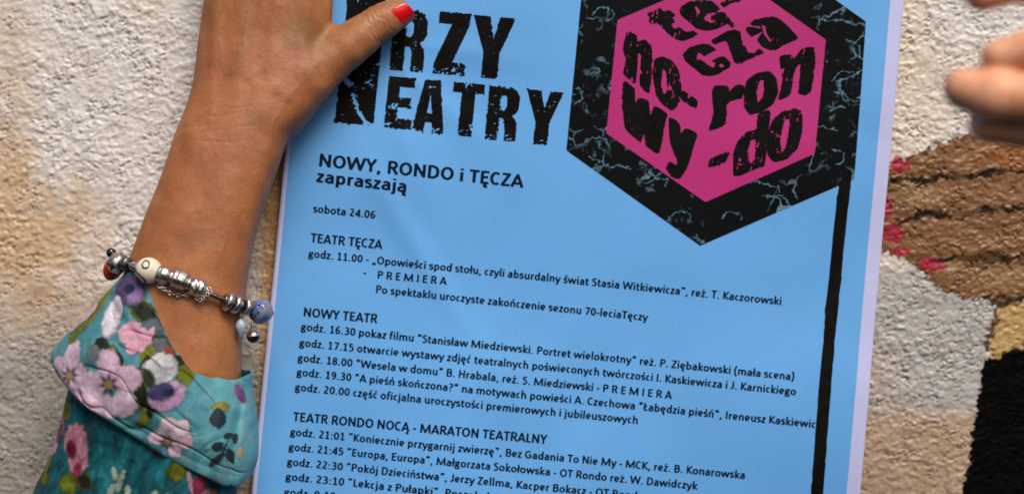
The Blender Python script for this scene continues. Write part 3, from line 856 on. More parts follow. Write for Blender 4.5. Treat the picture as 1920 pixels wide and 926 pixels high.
LINES = [
 ('NOWY, RONDO i TĘCZA', 596, 312, 981, 352, 24),
 ('zapraszają', 592, 341, 763, 361, 23),
 ('sobota 24.06', 586, 398, 704, 410, 14.5),
 ('TEATR TĘCZA', 581, 454, 716, 467, 17),
 ('godz. 11.00 - „Opowieści spod stołu, czyli absurdalny świat Stasia Witkiewicza”, reż. T. Kaczorowski', 577, 482, 1467, 572, 14.5),
 ('-', 679, 517, 687, 518, 14.5),
 ('P R E M I E R A', 706, 522, 837, 534, 14.5),
 ('Po spektaklu uroczyste zakończenie sezonu 70-leciaTęczy', 703, 549, 1215, 602, 14.5),
 ('NOWY TEATR', 567, 593, 707, 606, 17),
 ('godz. 16.30 pokaz filmu "Stanisław Miedziewski. Portret wielokrotny" reż. P. Ziębakowski (mała scena)', 563, 619, 1490, 713, 14.5),
 ('godz. 17.15 otwarcie wystawy zdjęć teatralnych poświeconych twórczości I. Kaskiewicza i J. Karnickiego', 560, 649, 1493, 741, 14.5),
 ('godz. 18.00 "Wesela w domu" B. Hrabala, reż. S. Miedziewski - P R E M I E R A', 557, 677, 1260, 748, 14.5),
 ('godz. 19.30 "A pieśń skończona?" na motywach powieści A. Czechowa "Łabędzia pieśń", Ireneusz Kaskiewic', 555, 704, 1530, 802, 14.5),
 ('godz. 20.00 część oficjalna uroczystości premierowych i jubileuszowych', 552, 732, 1197, 795, 14.5),
 ('TEATR RONDO NOCĄ - MARATON TEATRALNY', 548, 789, 1025, 832, 17),
 ('godz. 21:01 “Koniecznie przygarnij zwierzę”, Bez Gadania To Nie My - MCK, reż. B. Konarowska', 543, 816, 1398, 898, 14.5),
 ('godz. 21:45 “Europa, Europa”, Małgorzata Sokołowska - OT Rondo reż. W. Dawidczyk', 540, 844, 1308, 918, 14.5),
 ('godz. 22:30 “Pokój Dzieciństwa”, Jerzy Zellma, Kacper Bokacz - OT Rondo', 537, 872, 1207, 938, 14.5),
 ('godz. 23:10 “Lekcja z Pułapki”, Poczekalnia', 534, 900, 947, 941, 14.5),
 ('godz. 0:10', 531, 929, 628, 938, 14.5),
]
for ln in LINES: text_line(*ln)

# ------------------------------------------------------------------ implicit bodies
def surface_net(f, org, h):
    """vertices and quads of f = 0 on a regular grid (f < 0 inside)"""
    ins = f < 0
    nx, ny, nz = f.shape
    c = np.zeros((nx - 1, ny - 1, nz - 1), int)
    for a in (0, 1):
        for b in (0, 1):
            for d in (0, 1):
                c += ins[a:nx - 1 + a, b:ny - 1 + b, d:nz - 1 + d]
    act = (c > 0) & (c < 8)
    idx = np.full(act.shape, -1); idx[act] = np.arange(act.sum())
    I, J, K_ = np.nonzero(act)
    S = np.zeros((len(I), 3)); n = np.zeros(len(I))
    cor = [(a, b, d) for a in (0, 1) for b in (0, 1) for d in (0, 1)]
    for p in cor:
        for ax in range(3):
            if p[ax]: continue
            q = list(p); q[ax] = 1
            fa = f[I + p[0], J + p[1], K_ + p[2]]; fb = f[I + q[0], J + q[1], K_ + q[2]]
            m_ = (fa < 0) != (fb < 0)
            t_ = np.where(m_, fa / np.where(m_, fa - fb, 1), 0)
            pos = np.array(p, float)[None, :].repeat(len(I), 0); pos[:, ax] += t_
            S += pos * m_[:, None]; n += m_
    V = (np.stack([I, J, K_], 1) + S / n[:, None]) * h + np.array(org)
    Q = []
    for ax in range(3):
        o1, o2 = [(1, 2), (2, 0), (0, 1)][ax]
        sl0 = [slice(None)] * 3; sl1 = [slice(None)] * 3
        sl0[ax] = slice(0, -1); sl1[ax] = slice(1, None)
        A, B = ins[tuple(sl0)], ins[tuple(sl1)]
        ch_ = np.argwhere(A != B)
        ok = (ch_[:, o1] > 0) & (ch_[:, o2] > 0) & (ch_[:, o1] < f.shape[o1] - 1) & (ch_[:, o2] < f.shape[o2] - 1)
        ch_ = ch_[ok]
        sg = A[tuple(ch_.T)]
        e1 = np.zeros(3, int); e1[o1] = 1
        e2 = np.zeros(3, int); e2[o2] = 1
        q = [ch_ - e1 - e2, ch_ - e2, ch_, ch_ - e1]
        q = np.stack([idx[tuple(a_.T)] for a_ in q], 1)
        q[~sg] = q[~sg][:, ::-1]
        Q.append(q)
    Q = np.concatenate(Q)
    return V, Q[(Q >= 0).all(1)]

def relax(V, F, it=2, w=0.5):
    n = len(V)
    E_ = np.concatenate([F[:, [0, 1]], F[:, [1, 2]], F[:, [2, 3]], F[:, [3, 0]]])
    for _ in range(it):
        S = np.zeros_like(V); c = np.zeros(n)
        for a, b in ((0, 1), (1, 0)):
            for k in range(3): S[:, k] += np.bincount(E_[:, a], V[E_[:, b], k], n)
            c += np.bincount(E_[:, a], minlength=n)
        V = V * (1 - w) + w * S / np.maximum(c, 1)[:, None]
    return V

def smin(a, b, k):
    h_ = np.clip(0.5 + 0.5 * (b - a) / k, 0, 1)
    return b + (a - b) * h_ - k * h_ * (1 - h_)

def cone(X, Y, Z, p, q, r1, r2, flat=1.0):
    p, q = np.array(p, float), np.array(q, float)
    d = q - p
    t_ = np.clip(((X - p[0]) * d[0] + (Y - p[1]) * d[1] + (Z - p[2]) * d[2]) / (d @ d), 0, 1)
    e = np.sqrt((X - p[0] - t_ * d[0]) ** 2 + (Y - p[1] - t_ * d[1]) ** 2 + ((Z - p[2] - t_ * d[2]) / flat) ** 2)
    return e - (r1 + (r2 - r1) * t_)

def chain(X, Y, Z, pts, k=8, flat=1.0):
    f = None
    for a, b in zip(pts[:-1], pts[1:]):
        g = cone(X, Y, Z, a[:3], b[:3], a[3], b[3], flat)
        f = g if f is None else smin(f, g, k)
    return f

# ------------------------------------------------------------------ the arm and hand on the left
KA = KW * (D - 0.038) / D
fa = frame(KA)
H = 4.6
gx = np.arange(150, 830, H); gy = np.arange(-400, 1130, H); gz = np.arange(-4, 330, H)
X, Y, Z = np.meshgrid(gx, gy, gz, indexing='ij')
ys = [-400, -70, -30, 0, 50, 80, 150, 180, 210, 225, 240, 260, 300, 350, 400, 450, 500, 550, 600, 650, 710, 800, 900, 1130]
xl = [385, 380, 374, 370, 363, 360, 354, 347, 338, 333, 327, 320, 310, 294, 274, 258, 240, 226, 214, 205, 195, 180, 168, 150]
ys2 = [-400, -70, 0, 50, 100, 150, 200, 225, 240, 260, 300, 350, 400, 450, 500, 550, 600, 650, 710, 800, 900, 1130]
xr = [605, 612, 618, 614, 606, 598, 578, 560, 545, 535, 523, 506, 490, 477, 468, 462, 458, 456, 456, 420, 392, 370]
XL = np.interp(gy, ys, xl); XR = np.interp(gy, ys2, xr)
ker = np.ones(7) / 7
XL = np.convolve(np.pad(XL, 3, 'edge'), ker, 'valid'); XR = np.convolve(np.pad(XR, 3, 'edge'), ker, 'valid')
CZ = np.interp(gy, [-400, -60, 60, 150, 300, 500, 700, 1130], [70, 78, 84, 98, 128, 158, 178, 205])
BZ = np.interp(gy, [-400, -90, 0, 100, 240, 400, 700, 780, 1130], [34, 40, 50, 58, 70, 80, 90, 82, 86])
cxx = ((XL + XR) / 2)[None, :, None]; ax_ = ((XR - XL) / 2)[None, :, None]
cz = CZ[None, :, None]; bz = BZ[None, :, None]
ne = 2.35
# slight asymmetry: the thumb side is thicker at the hand
rr = (np.abs((X - cxx) / ax_) ** ne + np.abs((Z - cz) / bz) ** ne) ** (1 / ne)
slab = (rr - 1) * np.minimum(ax_, bz)
# tendons and knuckles on the back of the hand
front = (Z > cz)
top = sstep(230, 20, Y) * front
for tx0, tx1 in ((448, 452), (505, 520), (560, 580), (402, 396)):
    tx = tx0 + (tx1 - tx0) * (200 - Y) / 260
    slab = slab - 3.2 * top * np.exp(-((X - tx) / 12) ** 2)
slab = slab + 2.6 * np.exp(-(((X - 575) / 34) ** 2 + ((Y - 62) / 40) ** 2)) * front      # hollow by the thumb web
slab = slab - 4.0 * np.exp(-(((X - 365) / 22) ** 2 + ((Y - 262) / 34) ** 2)) * front      # wrist bone
slab = slab + 2.2 * np.exp(-(((X - 470) / 16) ** 2 + ((Y - 360) / 70) ** 2)) * front
slab = slab - 2.0 * np.exp(-(((X - 520 + (Y - 250) * .30) / 15) ** 2)) * sstep(200, 280, Y) * sstep(480, 380, Y) * front
slab = np.maximum(slab, -(Y + 86))
body = slab
thumb = chain(X, Y, Z, [(520, 205, 92, 50), (575, 142, 90, 47), (645, 82, 80, 39), (672, 60, 76, 37), (700, 38, 70, 34), (720, 26, 66, 32), (738, 14, 62, 28)], 10)
body = smin(body, thumb, 20)
for pts in ([(583, -50, 76, 34), (600, -185, 78, 29), (607, -275, 62, 26), (612, -340, 50, 23)],
            [(526, -66, 80, 34), (535, -215, 82, 30), (540, -310, 64, 27), (543, -368, 50, 23)],
            [(466, -60, 78, 33), (462, -200, 80, 28), (460, -290, 62, 25), (459, -345, 48, 22)],
            [(410, -40, 72, 30), (398, -150, 74, 25), (391, -215, 58, 22), (387, -262, 46, 20)]):
    body = smin(body, chain(X, Y, Z, pts, 6), 12)
body = np.maximum(body, -(Z - 20))                       # palm side rests on the paper
body = np.maximum(body, Y - 1110)
V, F = surface_net(body, (gx[0], gy[0], gz[0]), H)
V = relax(V, F, 3)
# finer mesh, then creases, veins and tendons pushed into the vertices
def refine(V, F, levels=1):
    me = bpy.data.meshes.new('tmp')
    me.from_pydata(V.tolist(), [], F.tolist())
    o = bpy.data.objects.new('tmp', me); COL.objects.link(o)
    md = o.modifiers.new('s', 'SUBSURF'); md.levels = levels; md.render_levels = levels
    dg = bpy.context.evaluated_depsgraph_get()
    m2 = bpy.data.meshes.new_from_object(o.evaluated_get(dg))
    n = len(m2.vertices)
    V2 = np.empty(n * 3, np.float32); m2.vertices.foreach_get('co', V2)
    N2 = np.empty(n * 3, np.float32); m2.vertices.foreach_get('normal', N2)
    F2 = np.empty(len(m2.loops), np.int32); m2.loops.foreach_get('vertex_index', F2)
    bpy.data.objects.remove(o); bpy.data.meshes.remove(me); bpy.data.meshes.remove(m2)
    return V2.reshape(-1, 3).astype(float), F2.reshape(-1, 4), N2.reshape(-1, 3).astype(float)
V, F, NV = refine(V, F)
if (NV[:, 2] * (V[:, 2] - 95)).sum() < 0: NV = -NV
vx, vy, vz = V.T.copy()
fr = sstep(0.15, 0.6, NV[:, 2])
cr = 0
for k in range(6):
    s0 = -20 + k * 7
    s_ = (vx - 703) * .837 - (vy - 36) * .547 + 3.0 * vnoise(vx / 9, vy / 9, k)
    cr = cr + np.exp(-((s_ - s0) / 1.8) ** 2) * (0.55 + 0.45 * vnoise(vx / 8, vy / 8, 30 + k)) * sstep(655, 680, vx)
wr = 0
for k, (y0_, sl_, x0_, x1_) in enumerate(((222, -.16, 340, 470), (236, -.10, 330, 430), (252, -.13, 335, 500), (212, -.2, 400, 520), (268, -.06, 360, 470), (196, -.22, 350, 420))):
    yy = y0_ + sl_ * (vx - 400) + 5 * vnoise(vx / 28, k * 3.1, 3)
    wr = wr + np.exp(-((vy - yy) / 2.6) ** 2) * sstep(x0_, x0_ + 40, vx) * (1 - sstep(x1_ - 40, x1_, vx)) * (0.5 + 0.5 * vnoise(vx / 14, vy / 14, k))
ve = 0
for pts, w_ in (([(470, -20), (462, 40), (452, 100), (430, 150), (404, 200), (396, 260), (380, 330)], 5.0), ([(545, -20), (540, 50), (512, 110), (462, 150)], 4.5), ([(420, 0), (408, 60), (416, 110), (432, 150)], 4.5), ([(500, 300), (470, 370), (440, 430), (420, 500)], 5.0), ([(600, 110), (560, 160), (525, 215), (500, 290)], 5.0)):
    ve = ve + np.exp(-(segdist(vx + 5 * vnoise(vx / 30, vy / 30, 8), vy, [tuple(p) for p in catmull(pts, 4)]) / w_) ** 2)
fine = vnoise(vx / 5, vy / 5, vz / 5) * .35 + (1 - np.abs(vnoise(vx / 8, vy / 5, vz / 6))) * .35
disp = -1.5 * cr - 0.9 * wr * fr + 0.45 * np.clip(ve, 0, 1) * fr + 0.30 * fine + 1.2 * vnoise(vx / 26, vy / 34, vz / 26) * fr
V = V + NV * disp[:, None]
sk = np.tile(np.array([0.485, 0.215, 0.100]), (len(V), 1))
bl = fbm(vx / 60, vy / 60, 77)
sk = lay(sk, (0.50, 0.200, 0.105), sstep(-0.1, 0.6, bl) * 0.6)
sk = lay(sk, (0.385, 0.185, 0.075), sstep(0.0, 0.6, fbm(vx / 45, vy / 45, 79)) * 0.55)
sk = lay(sk, (0.53, 0.27, 0.155), sstep(600, 680, vx) * sstep(200, 120, vy) * 0.55)
sk = lay(sk, (0.545, 0.26, 0.120), sstep(480, 680, vy) * 0.6)
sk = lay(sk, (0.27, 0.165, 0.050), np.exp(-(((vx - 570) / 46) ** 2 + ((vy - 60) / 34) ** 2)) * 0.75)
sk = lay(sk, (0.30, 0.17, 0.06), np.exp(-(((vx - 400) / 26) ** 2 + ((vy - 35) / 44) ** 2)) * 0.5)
for sx, sy, sr in ((437, 140, 10), (485, 105, 4), (497, 133, 4), (572, 140, 5), (593, 124, 4), (575, 100, 0.1), (520, 175, 8), (455, 60, 9), (395, 40, 9), (392, 120, 9), (540, 190, 7), (378, 228, 7)):
    sk = lay(sk, (0.30, 0.125, 0.055), np.exp(-(((vx - sx) ** 2 + (vy - sy) ** 2) / (sr + 1) ** 2)) * 0.8)
fk = rng.random((46, 3)) * np.array([330, 640, 1]) + np.array([270, -10, 0])
for sx, sy, q_ in fk:
    sk = lay(sk, (0.30, 0.125, 0.055), np.exp(-(((vx - sx) ** 2 + (vy - sy) ** 2) / (2.0 + 2.2 * q_) ** 2)) * (0.25 + .3 * q_))
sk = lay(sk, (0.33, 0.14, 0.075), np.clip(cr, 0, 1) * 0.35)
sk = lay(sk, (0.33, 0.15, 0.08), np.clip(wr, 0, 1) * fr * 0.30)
sk = lay(sk, (0.36, 0.20, 0.11), np.clip(ve, 0, 1) * fr * 0.22)
sk = lay(sk, (0.47, 0.155, 0.085), sstep(.15, .7, fbm(vx / 28, vy / 28, 91)) * .45)
person = empty('person', tuple(fa([(300, 1100, 205)])[0]), 'tanned left arm with red thumbnail pressing the poster, in a turquoise floral sleeve', 'person')
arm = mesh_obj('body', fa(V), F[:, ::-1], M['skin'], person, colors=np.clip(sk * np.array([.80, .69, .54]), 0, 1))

# red thumbnail
def nail(parent, fm, tip, axis_, phi0, half, r, s0, s1, mat, label=None):
    tip = np.array(tip, float); T = np.array(axis_, float); T /= np.linalg.norm(T)
    n2 = np.array([0, 0, 1.0]); n2 -= T * (n2 @ T); n2 /= np.linalg.norm(n2)
    n1 = np.cross(T, n2)
    if n1[1] < 0: n1 = -n1
    nu, nv = 22, 18
    P = []
    for i in range(nu):
        s_ = s0 + (s1 - s0) * i / (nu - 1)
        tt = i / (nu - 1)
        w = half * (1 - 0.34 * max(0, (tt - .72) / .28) ** 2.2) * (1 - 0.22 * max(0, (.22 - tt) / .22) ** 2)
        for j in range(nv):
            a_ = phi0 + w * (2 * j / (nv - 1) - 1)
            R = r * (1 - 0.10 * max(0, tt - .35)) + 0.8 * sin(pi * min(1, tt * 1.2))
            bow = 3.5 * (1 - (2 * j / (nv - 1) - 1) ** 2)
            P.append(tip + T * (s_ + (bow if tt > .6 else 0) * (tt - .6) / .4) + R * (cos(a_) * n2 + sin(a_) * n1))
    P = np.array(P)
    o = mesh_obj('thumbnail' if label is None else label, fm(P), grid_faces(nu, nv), mat, parent)
    md = o.modifiers.new('thickness', 'SOLIDIFY'); md.thickness = 0.0006; md.offset = 0
    sb = o.modifiers.new('round', 'SUBSURF'); sb.levels = 1; sb.render_levels = 1
    return o
nail(person, fa, (734, 14, 63), (50, -30, -8), radians(42), radians(50), 31.0, -13, 27, M['nail'], 'nail')

# ------------------------------------------------------------------ floral prints and painted fold streaks (colour only)
def ell_d(x_, y_, cx, cy, rx, ry, ang=0):
    a_ = radians(ang); dx, dy = x_ - cx, y_ - cy
    u = dx * cos(a_) + dy * sin(a_); v = -dx * sin(a_) + dy * cos(a_)
    return np.hypot(u / rx, v / ry)
def petal(c, x_, y_, cx, cy, rx, ry, ang, col, vein=None, soft=.10, a=1.0, seed=0):
    d = ell_d(x_, y_, cx, cy, rx, ry, ang)
    if col is OLI or col is DGR or (col is BLK and max(rx, ry) > 12):       # leaves come to a point
        a_ = radians(ang); u = (x_ - cx) * cos(a_) + (y_ - cy) * sin(a_); v = -(x_ - cx) * sin(a_) + (y_ - cy) * cos(a_)
        if ry > rx: u, v, ru, rv = v, u, ry * 1.15, rx * 1.15
        else: ru, rv = rx * 1.15, ry * 1.15
        d = np.abs(v) / rv + (u / ru) ** 2 + 0.12 * vnoise(x_ / 5, y_ / 5, seed + 1)
    d = d + 0.10 * vnoise(x_ / 7, y_ / 7, seed) + 0.05 * vnoise(x_ / 2.6, y_ / 2.6, seed + 2)
    al = (1 - sstep(1 - soft, 1 + soft, d)) * a
    cc = np.tile(np.asarray(col, float), (len(x_), 1))
    cc = cc * (1 + 0.16 * fbm(x_ / 9, y_ / 9, seed + 4))[:, None]
    if vein is not None: cc = lay(cc, vein, sstep(0.45, 1.0, d) * 0.55)
    th_ = np.arctan2(y_ - cy, x_ - cx)
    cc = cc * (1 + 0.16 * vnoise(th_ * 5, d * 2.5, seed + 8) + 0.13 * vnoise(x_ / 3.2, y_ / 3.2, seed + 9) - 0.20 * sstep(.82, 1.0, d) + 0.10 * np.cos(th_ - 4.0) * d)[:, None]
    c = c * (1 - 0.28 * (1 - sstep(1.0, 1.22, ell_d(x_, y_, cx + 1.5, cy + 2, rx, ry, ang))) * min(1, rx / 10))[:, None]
    return c + (cc - c) * al[:, None]
LIL = (0.72, 0.50, 0.62); PNK = (0.72, 0.37, 0.48); WHT = (0.74, 0.72, 0.76); OLI = (0.150, 0.180, 0.012); DGR = (0.010, 0.020, 0.008); NAV = (0.015, 0.018, 0.07); PUR = (0.085, 0.055, 0.15); BLK = (0.02, 0.035, 0.045); MAG = (0.30, 0.03, 0.09)
def paint_cuff(x_, y_):
    c = np.tile(np.array([0.080, 0.300, 0.345]), (len(x_), 1))
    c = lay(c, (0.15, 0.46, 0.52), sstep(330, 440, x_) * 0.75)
    c = lay(c, (0.07, 0.24, 0.30), sstep(0.05, 0.6, fbm(x_ / 30, y_ / 30, 5)) * 0.5)
    c = lay(c, (0.30, 0.50, 0.50), sstep(0.1, 0.6, fbm(x_ / 22, y_ / 35, 15)) * 0.35)
    c = c * (1 + 0.22 * fbm(x_ / 12 + y_ / 30, y_ / 26, 71))[:, None]
    P = lambda *a, **k: petal(c, x_, y_, *a, **k)
    for (a_) in ((192, 575, 9, 42, 28, OLI, (.35, .36, .12)), (160, 612, 20, 9, -20, OLI, None), (152, 628, 8, 16, 20, OLI, None), (165, 588, 12, 34, 50, LIL, None), (140, 605, 14, 20, 60, LIL, None),
                 (283, 583, 30, 16, 40, DGR, OLI), (300, 612, 22, 20, 0, (.10, .14, .17), (.05, .07, .09)), (318, 640, 20, 14, 50, (.12, .14, .15), DGR), (334, 655, 14, 7, 50, (.30, .06, .03), None),
                 (232, 660, 12, 20, 10, OLI, DGR), (214, 642, 14, 14, 0, DGR, None), (200, 655, 14, 16, 0, (.15, .20, .20), None),
                 (255, 543, 29, 27, 0, (.10, .07, .16), PUR), (266, 552, 17, 19, 20, (.26, .18, .36), NAV), (240, 540, 12, 14, 0, PUR, None), (254, 540, 9, 9, 0, NAV, None),
                 (228, 592, 16, 38, 8, WHT, LIL), (236, 575, 11, 20, -10, (.62, .52, .58), WHT),
                 (262, 618, 18, 22, 50, PNK, LIL), (286, 632, 18, 22, -10, PNK, LIL), (270, 645, 12, 12, 0, PNK, None), (300, 622, 6, 14, 20, PNK, None),
                 (298, 660, 11, 20, 10, OLI, (.25, .27, .06)), (297, 690, 10, 26, 0, BLK, DGR), (355, 690, 11, 18, 0, OLI, DGR), (345, 670, 14, 8, 30, DGR, None),
                 (322, 683, 26, 27, 0, (.52, .53, .55), WHT), (330, 672, 14, 10, 30, (.68, .68, .66), WHT), (318, 700, 12, 8, 0, (.50, .52, .56), None)):
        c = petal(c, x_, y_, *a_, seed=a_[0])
    for (a_) in ((282, 712, 13, 24, 0, OLI, DGR), (296, 735, 14, 26, -20, DGR, OLI), (300, 768, 11, 26, 35, (.24, .27, .05), OLI), (280, 752, 9, 14, 40, OLI, None),
                 (292, 722, 9, 22, 30, DGR, None), (305, 700, 9, 20, -25, DGR, OLI), (310, 752, 8, 18, 10, DGR, None), (368, 700, 8, 18, 20, OLI, None), (250, 668, 7, 16, -20, DGR, None), (336, 733, 30, 24, -20, (.36, .20, .36), LIL), (326, 724, 20, 15, -10, (.05, .04, .12), PUR), (338, 726, 9, 7, 0, NAV, None), (345, 745, 18, 9, -30, (.40, .25, .40), None),
                 (258, 765, 15, 7, 0, (.05, .09, .18), None),
                 (156, 664, 17, 30, 20, LIL, WHT), (176, 700, 14, 26, 0, LIL, None), (142, 690, 13, 26, -20, LIL, WHT), (150, 712, 17, 22, -30, LIL, None), (128, 676, 12, 12, 0, LIL, None), (168, 735, 18, 10, 40, LIL, (.30, .14, .28)), (176, 725, 6, 6, 0, (.28, .10, .30), None),
                 (230, 678, 22, 30, -8, LIL, (.48, .30, .40)), (202, 712, 29, 24, 20, LIL, WHT), (267, 700, 27, 24, -10, LIL, (.52, .34, .44)), (222, 748, 34, 22, 28, LIL, WHT), (262, 745, 24, 24, 0, LIL, WHT), (200, 745, 26, 12, 38, LIL, None),
                 (345, 800, 25, 25, 0, (.66, .50, .56), WHT), (322, 806, 20, 12, -10, LIL, None), (368, 812, 14, 17, 0, (.62, .44, .52), None), (342, 782, 14, 13, 0, (.70, .58, .62), None), (362, 790, 15, 15, 0, (.70, .56, .62), None), (350, 832, 12, 12, 0, LIL, None),
                 (425, 757, 14, 11, 0, (.28, .28, .06), OLI), (423, 775, 11, 17, -10, BLK, DGR), (425, 825, 10, 9, 0, BLK, None), (440, 808, 7, 6, 0, BLK, None), (451, 815, 5, 9, 0, BLK, None), (422, 850, 17, 6, -42, BLK, None), (444, 845, 6, 14, -15, BLK, None), (434, 835, 2, 20, 20, BLK, None), (460, 840, 5, 10, 0, (.50, .33, .16), None), (455, 735, 6, 20, -20, (.24, .10, .28), None)):
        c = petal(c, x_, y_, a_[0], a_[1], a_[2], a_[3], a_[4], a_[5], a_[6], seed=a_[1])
    for cx, cy, R in ((232, 711, 20), (153, 697, 16), (336, 816, 14)):
        rr_ = np.hypot(x_ - cx, y_ - cy); an = np.arctan2(y_ - cy, x_ - cx)
        star = 1 - sstep(0.35, 1.0, rr_ / (R * (1.15 + 0.45 * np.sin(an * 7 + cx))))
        c = lay(c, (0.07, 0.02, 0.06), star * 0.95)
        c = lay(c, (0.36, 0.27, 0.08), (1 - sstep(0.3, 0.55, rr_ / R)) * 0.9)
    lum = fbm(x_ / 40, y_ / 14, 61)
    return np.clip(c * np.array([.74, .74, .78]) * (1 + .10 * lum[:, None]), 0, 1)
def paint_sleeve(x_, y_):
    c = np.tile(np.array([0.006, 0.135, 0.170]), (len(x_), 1))
    st_ = fbm(x_ / 16 + y_ / 60, y_ / 75 - x_ / 90, 5, 4)  # streaks paint the light and dark of folds into the cloth colour
    c = lay(c, (0.008, 0.065, 0.085), sstep(0.0, 0.45, st_) * 0.8)
    c = lay(c, (0.022, 0.24, 0.28), sstep(0.05, 0.5, -st_) * 0.7)
    c = lay(c, (0.001, 0.018, 0.022), sstep(0.25, 0.6, fbm((x_ + y_ * .5) / 24, y_ / 60, 87)) * 0.85)
    for a_ in ((133, 768, 12, 19, 35, OLI, (.3, .3, .06)), (100, 858, 7, 24, 15, OLI, None), (98, 890, 9, 12, 0, OLI, DGR), (150, 893, 18, 18, 0, OLI, DGR), (182, 888, 18, 15, 30, DGR, OLI), (160, 915, 4, 20, 0, OLI, None),
               (116, 800, 14, 26, 18, (.48, .15, .25), PNK), (108, 832, 11, 18, 20, (.62, .40, .46), None), (120, 808, 6, 18, 15, MAG, None),
               (160, 818, 26, 30, -5, (.52, .20, .29), PNK), (168, 850, 21, 26, 0, (.48, .16, .24), (.62, .42, .46)), (174, 828, 14, 20, -10, (.56, .26, .34), None), (152, 833, 10, 17, -15, (.12, .005, .02), MAG), (168, 868, 8, 13, 10, MAG, None),
               (240, 873, 5, 15, -15, (.42, .50, .40), None), (247, 893, 6, 14, 10, (.40, .50, .42), None), (233, 905, 6, 16, 25, (.36, .48, .40), None), (265, 905, 5, 14, 0, (.40, .46, .36), None), (312, 912, 6, 10, 30, (.36, .44, .34), None), (335, 925, 3, 18, 0, (.44, .48, .40), None), (255, 875, 4, 10, 20, (.46, .52, .44), None),
               (375, 893, 4, 26, -12, (.60, .35, .42), None), (389, 897, 11, 20, 0, MAG, (.12, .01, .03)), (398, 920, 8, 16, 20, (.42, .20, .22), MAG), (352, 870, 16, 18, 0, OLI, DGR), (315, 830, 9, 12, 0, (.30, .03, .03), None), (412, 930, 8, 22, 0, (.18, .10, .04), None)):
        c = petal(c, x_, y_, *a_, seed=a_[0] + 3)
    return np.clip(c * 0.68, 0, 1)

# ------------------------------------------------------------------ sleeve: folded-back cuff and the sleeve under it
KC = KW * (D - 0.050) / D
fc = frame(KC)
def resample(P, n):
    P = catmull(P, 12)
    s_ = np.r_[0, np.cumsum(np.hypot(*np.diff(P, axis=0).T))]
    t_ = np.linspace(0, s_[-1], n)
    return np.stack([np.interp(t_, s_, P[:, 0]), np.interp(t_, s_, P[:, 1])], 1)
def coons(Tp, Bt, Lf, Rt, nu, ns):
    Tp, Bt, Lf, Rt = resample(Tp, nu), resample(Bt, nu), resample(Lf, ns), resample(Rt, ns)
    u = np.linspace(0, 1, nu)[:, None, None]; s_ = np.linspace(0, 1, ns)[None, :, None]
    P = (1 - s_) * Tp[:, None] + s_ * Bt[:, None] + (1 - u) * Lf[None] + u * Rt[None]
    P = P - ((1 - u) * (1 - s_) * Tp[0] + u * (1 - s_) * Tp[-1] + (1 - u) * s_ * Bt[0] + u * s_ * Bt[-1])
    return P
def tube_cloth(Tp, Bt, Lf, Rt, nu, ns, cq, bq, folds, paint, name, mat, thick, back_shift=(0, 0)):
    u_ = np.linspace(0, 1, nu)
    ue = 0.5 - 0.5 * np.cos(pi * u_)                       # denser towards the sides
    Pf = coons(Tp, Bt, Lf, Rt, nu * 3, ns)
    idx_ = np.linspace(0, 1, nu * 3)
    G = np.empty((nu, ns, 2))
    for j in range(ns):
        for k in (0, 1): G[:, j, k] = np.interp(ue, idx_, Pf[:, j, k])
    s_ = np.linspace(0, 1, ns)
    th = pi * u_
    prof = np.sin(th) ** 0.85
    cqs, bqs = cq(s_), bq(s_)
    Qf = cqs[None, :] + bqs[None, :] * prof[:, None]
    Qb = cqs[None, :] - 0.8 * bqs[None, :] * prof[:, None]
    Qf = Qf + folds(G[..., 0], G[..., 1], u_[:, None], s_[None, :]) * np.sin(th)[:, None] ** .5
    Pfront = np.concatenate([G, Qf[..., None]], 2)
    Gb = G + np.array(back_shift)[None, None, :] * np.sin(th)[:, None, None]
    Pback = np.concatenate([Gb, Qb[..., None]], 2)[::-1][1:-1]
    P = np.concatenate([Pfront, Pback], 0)
    n = len(P)
    V = P.reshape(-1, 3)
    col = paint(V[:, 0] + np.repeat(np.r_[np.zeros(nu), np.full(n - nu, 3.0)], ns), V[:, 1])
    o = mesh_obj(name, fc(V), grid_faces(n, ns, True)[:, ::-1], mat, person, colors=col)
    md = o.modifiers.new('thickness', 'SOLIDIFY'); md.thickness = thick; md.offset = -1
    return o
def folds_cuff(x_, y_, u, s_):
    # long diagonal drapes running with the band, a rolled hem at the bottom, gathers to the right
    a_ = (x_ - 100) * .55 - (y_ - 650) * .83
    f = 4.5 * np.sin(a_ / 34 + 1.4 * vnoise(x_ / 90, y_ / 90, 3)) * sstep(0, .3, s_)
    f = f + 9 * vnoise(x_ / 75, y_ / 60, 8) + 3.5 * vnoise(x_ / 24, y_ / 34, 12)
    g = np.exp(-((x_ - 452 + (y_ - 800) * .12) / 7) ** 2) * sstep(715, 760, y_)
    f = f - 16 * g + 6 * np.exp(-((x_ - 425) / 14) ** 2) * sstep(735, 800, y_)
    f = f - 14 * np.exp(-((x_ - 330 - (y_ - 700) * .8) / 12) ** 2) * sstep(720, 690, y_) * .5
    cr1 = vnoise((x_ * .55 - y_ * .83) / 26 + .8 * vnoise(x_ / 60, y_ / 60, 51), (x_ * .83 + y_ * .55) / 120, 53)
    cr2 = vnoise((x_ * .80 + y_ * .60) / 30 + .8 * vnoise(x_ / 50, y_ / 50, 55), (x_ * .6 - y_ * .8) / 90, 57)
    f = f - 7 * np.exp(-np.abs(cr1) / .10) - 5 * np.exp(-np.abs(cr2) / .08) * sstep(-.2, .5, vnoise(x_ / 70, y_ / 70, 59))
    f = f + 3 * np.sin(pi * np.clip((s_ - .88) / .12, 0, 1)) - 12 * sstep(.97, 1.0, s_)
    return f
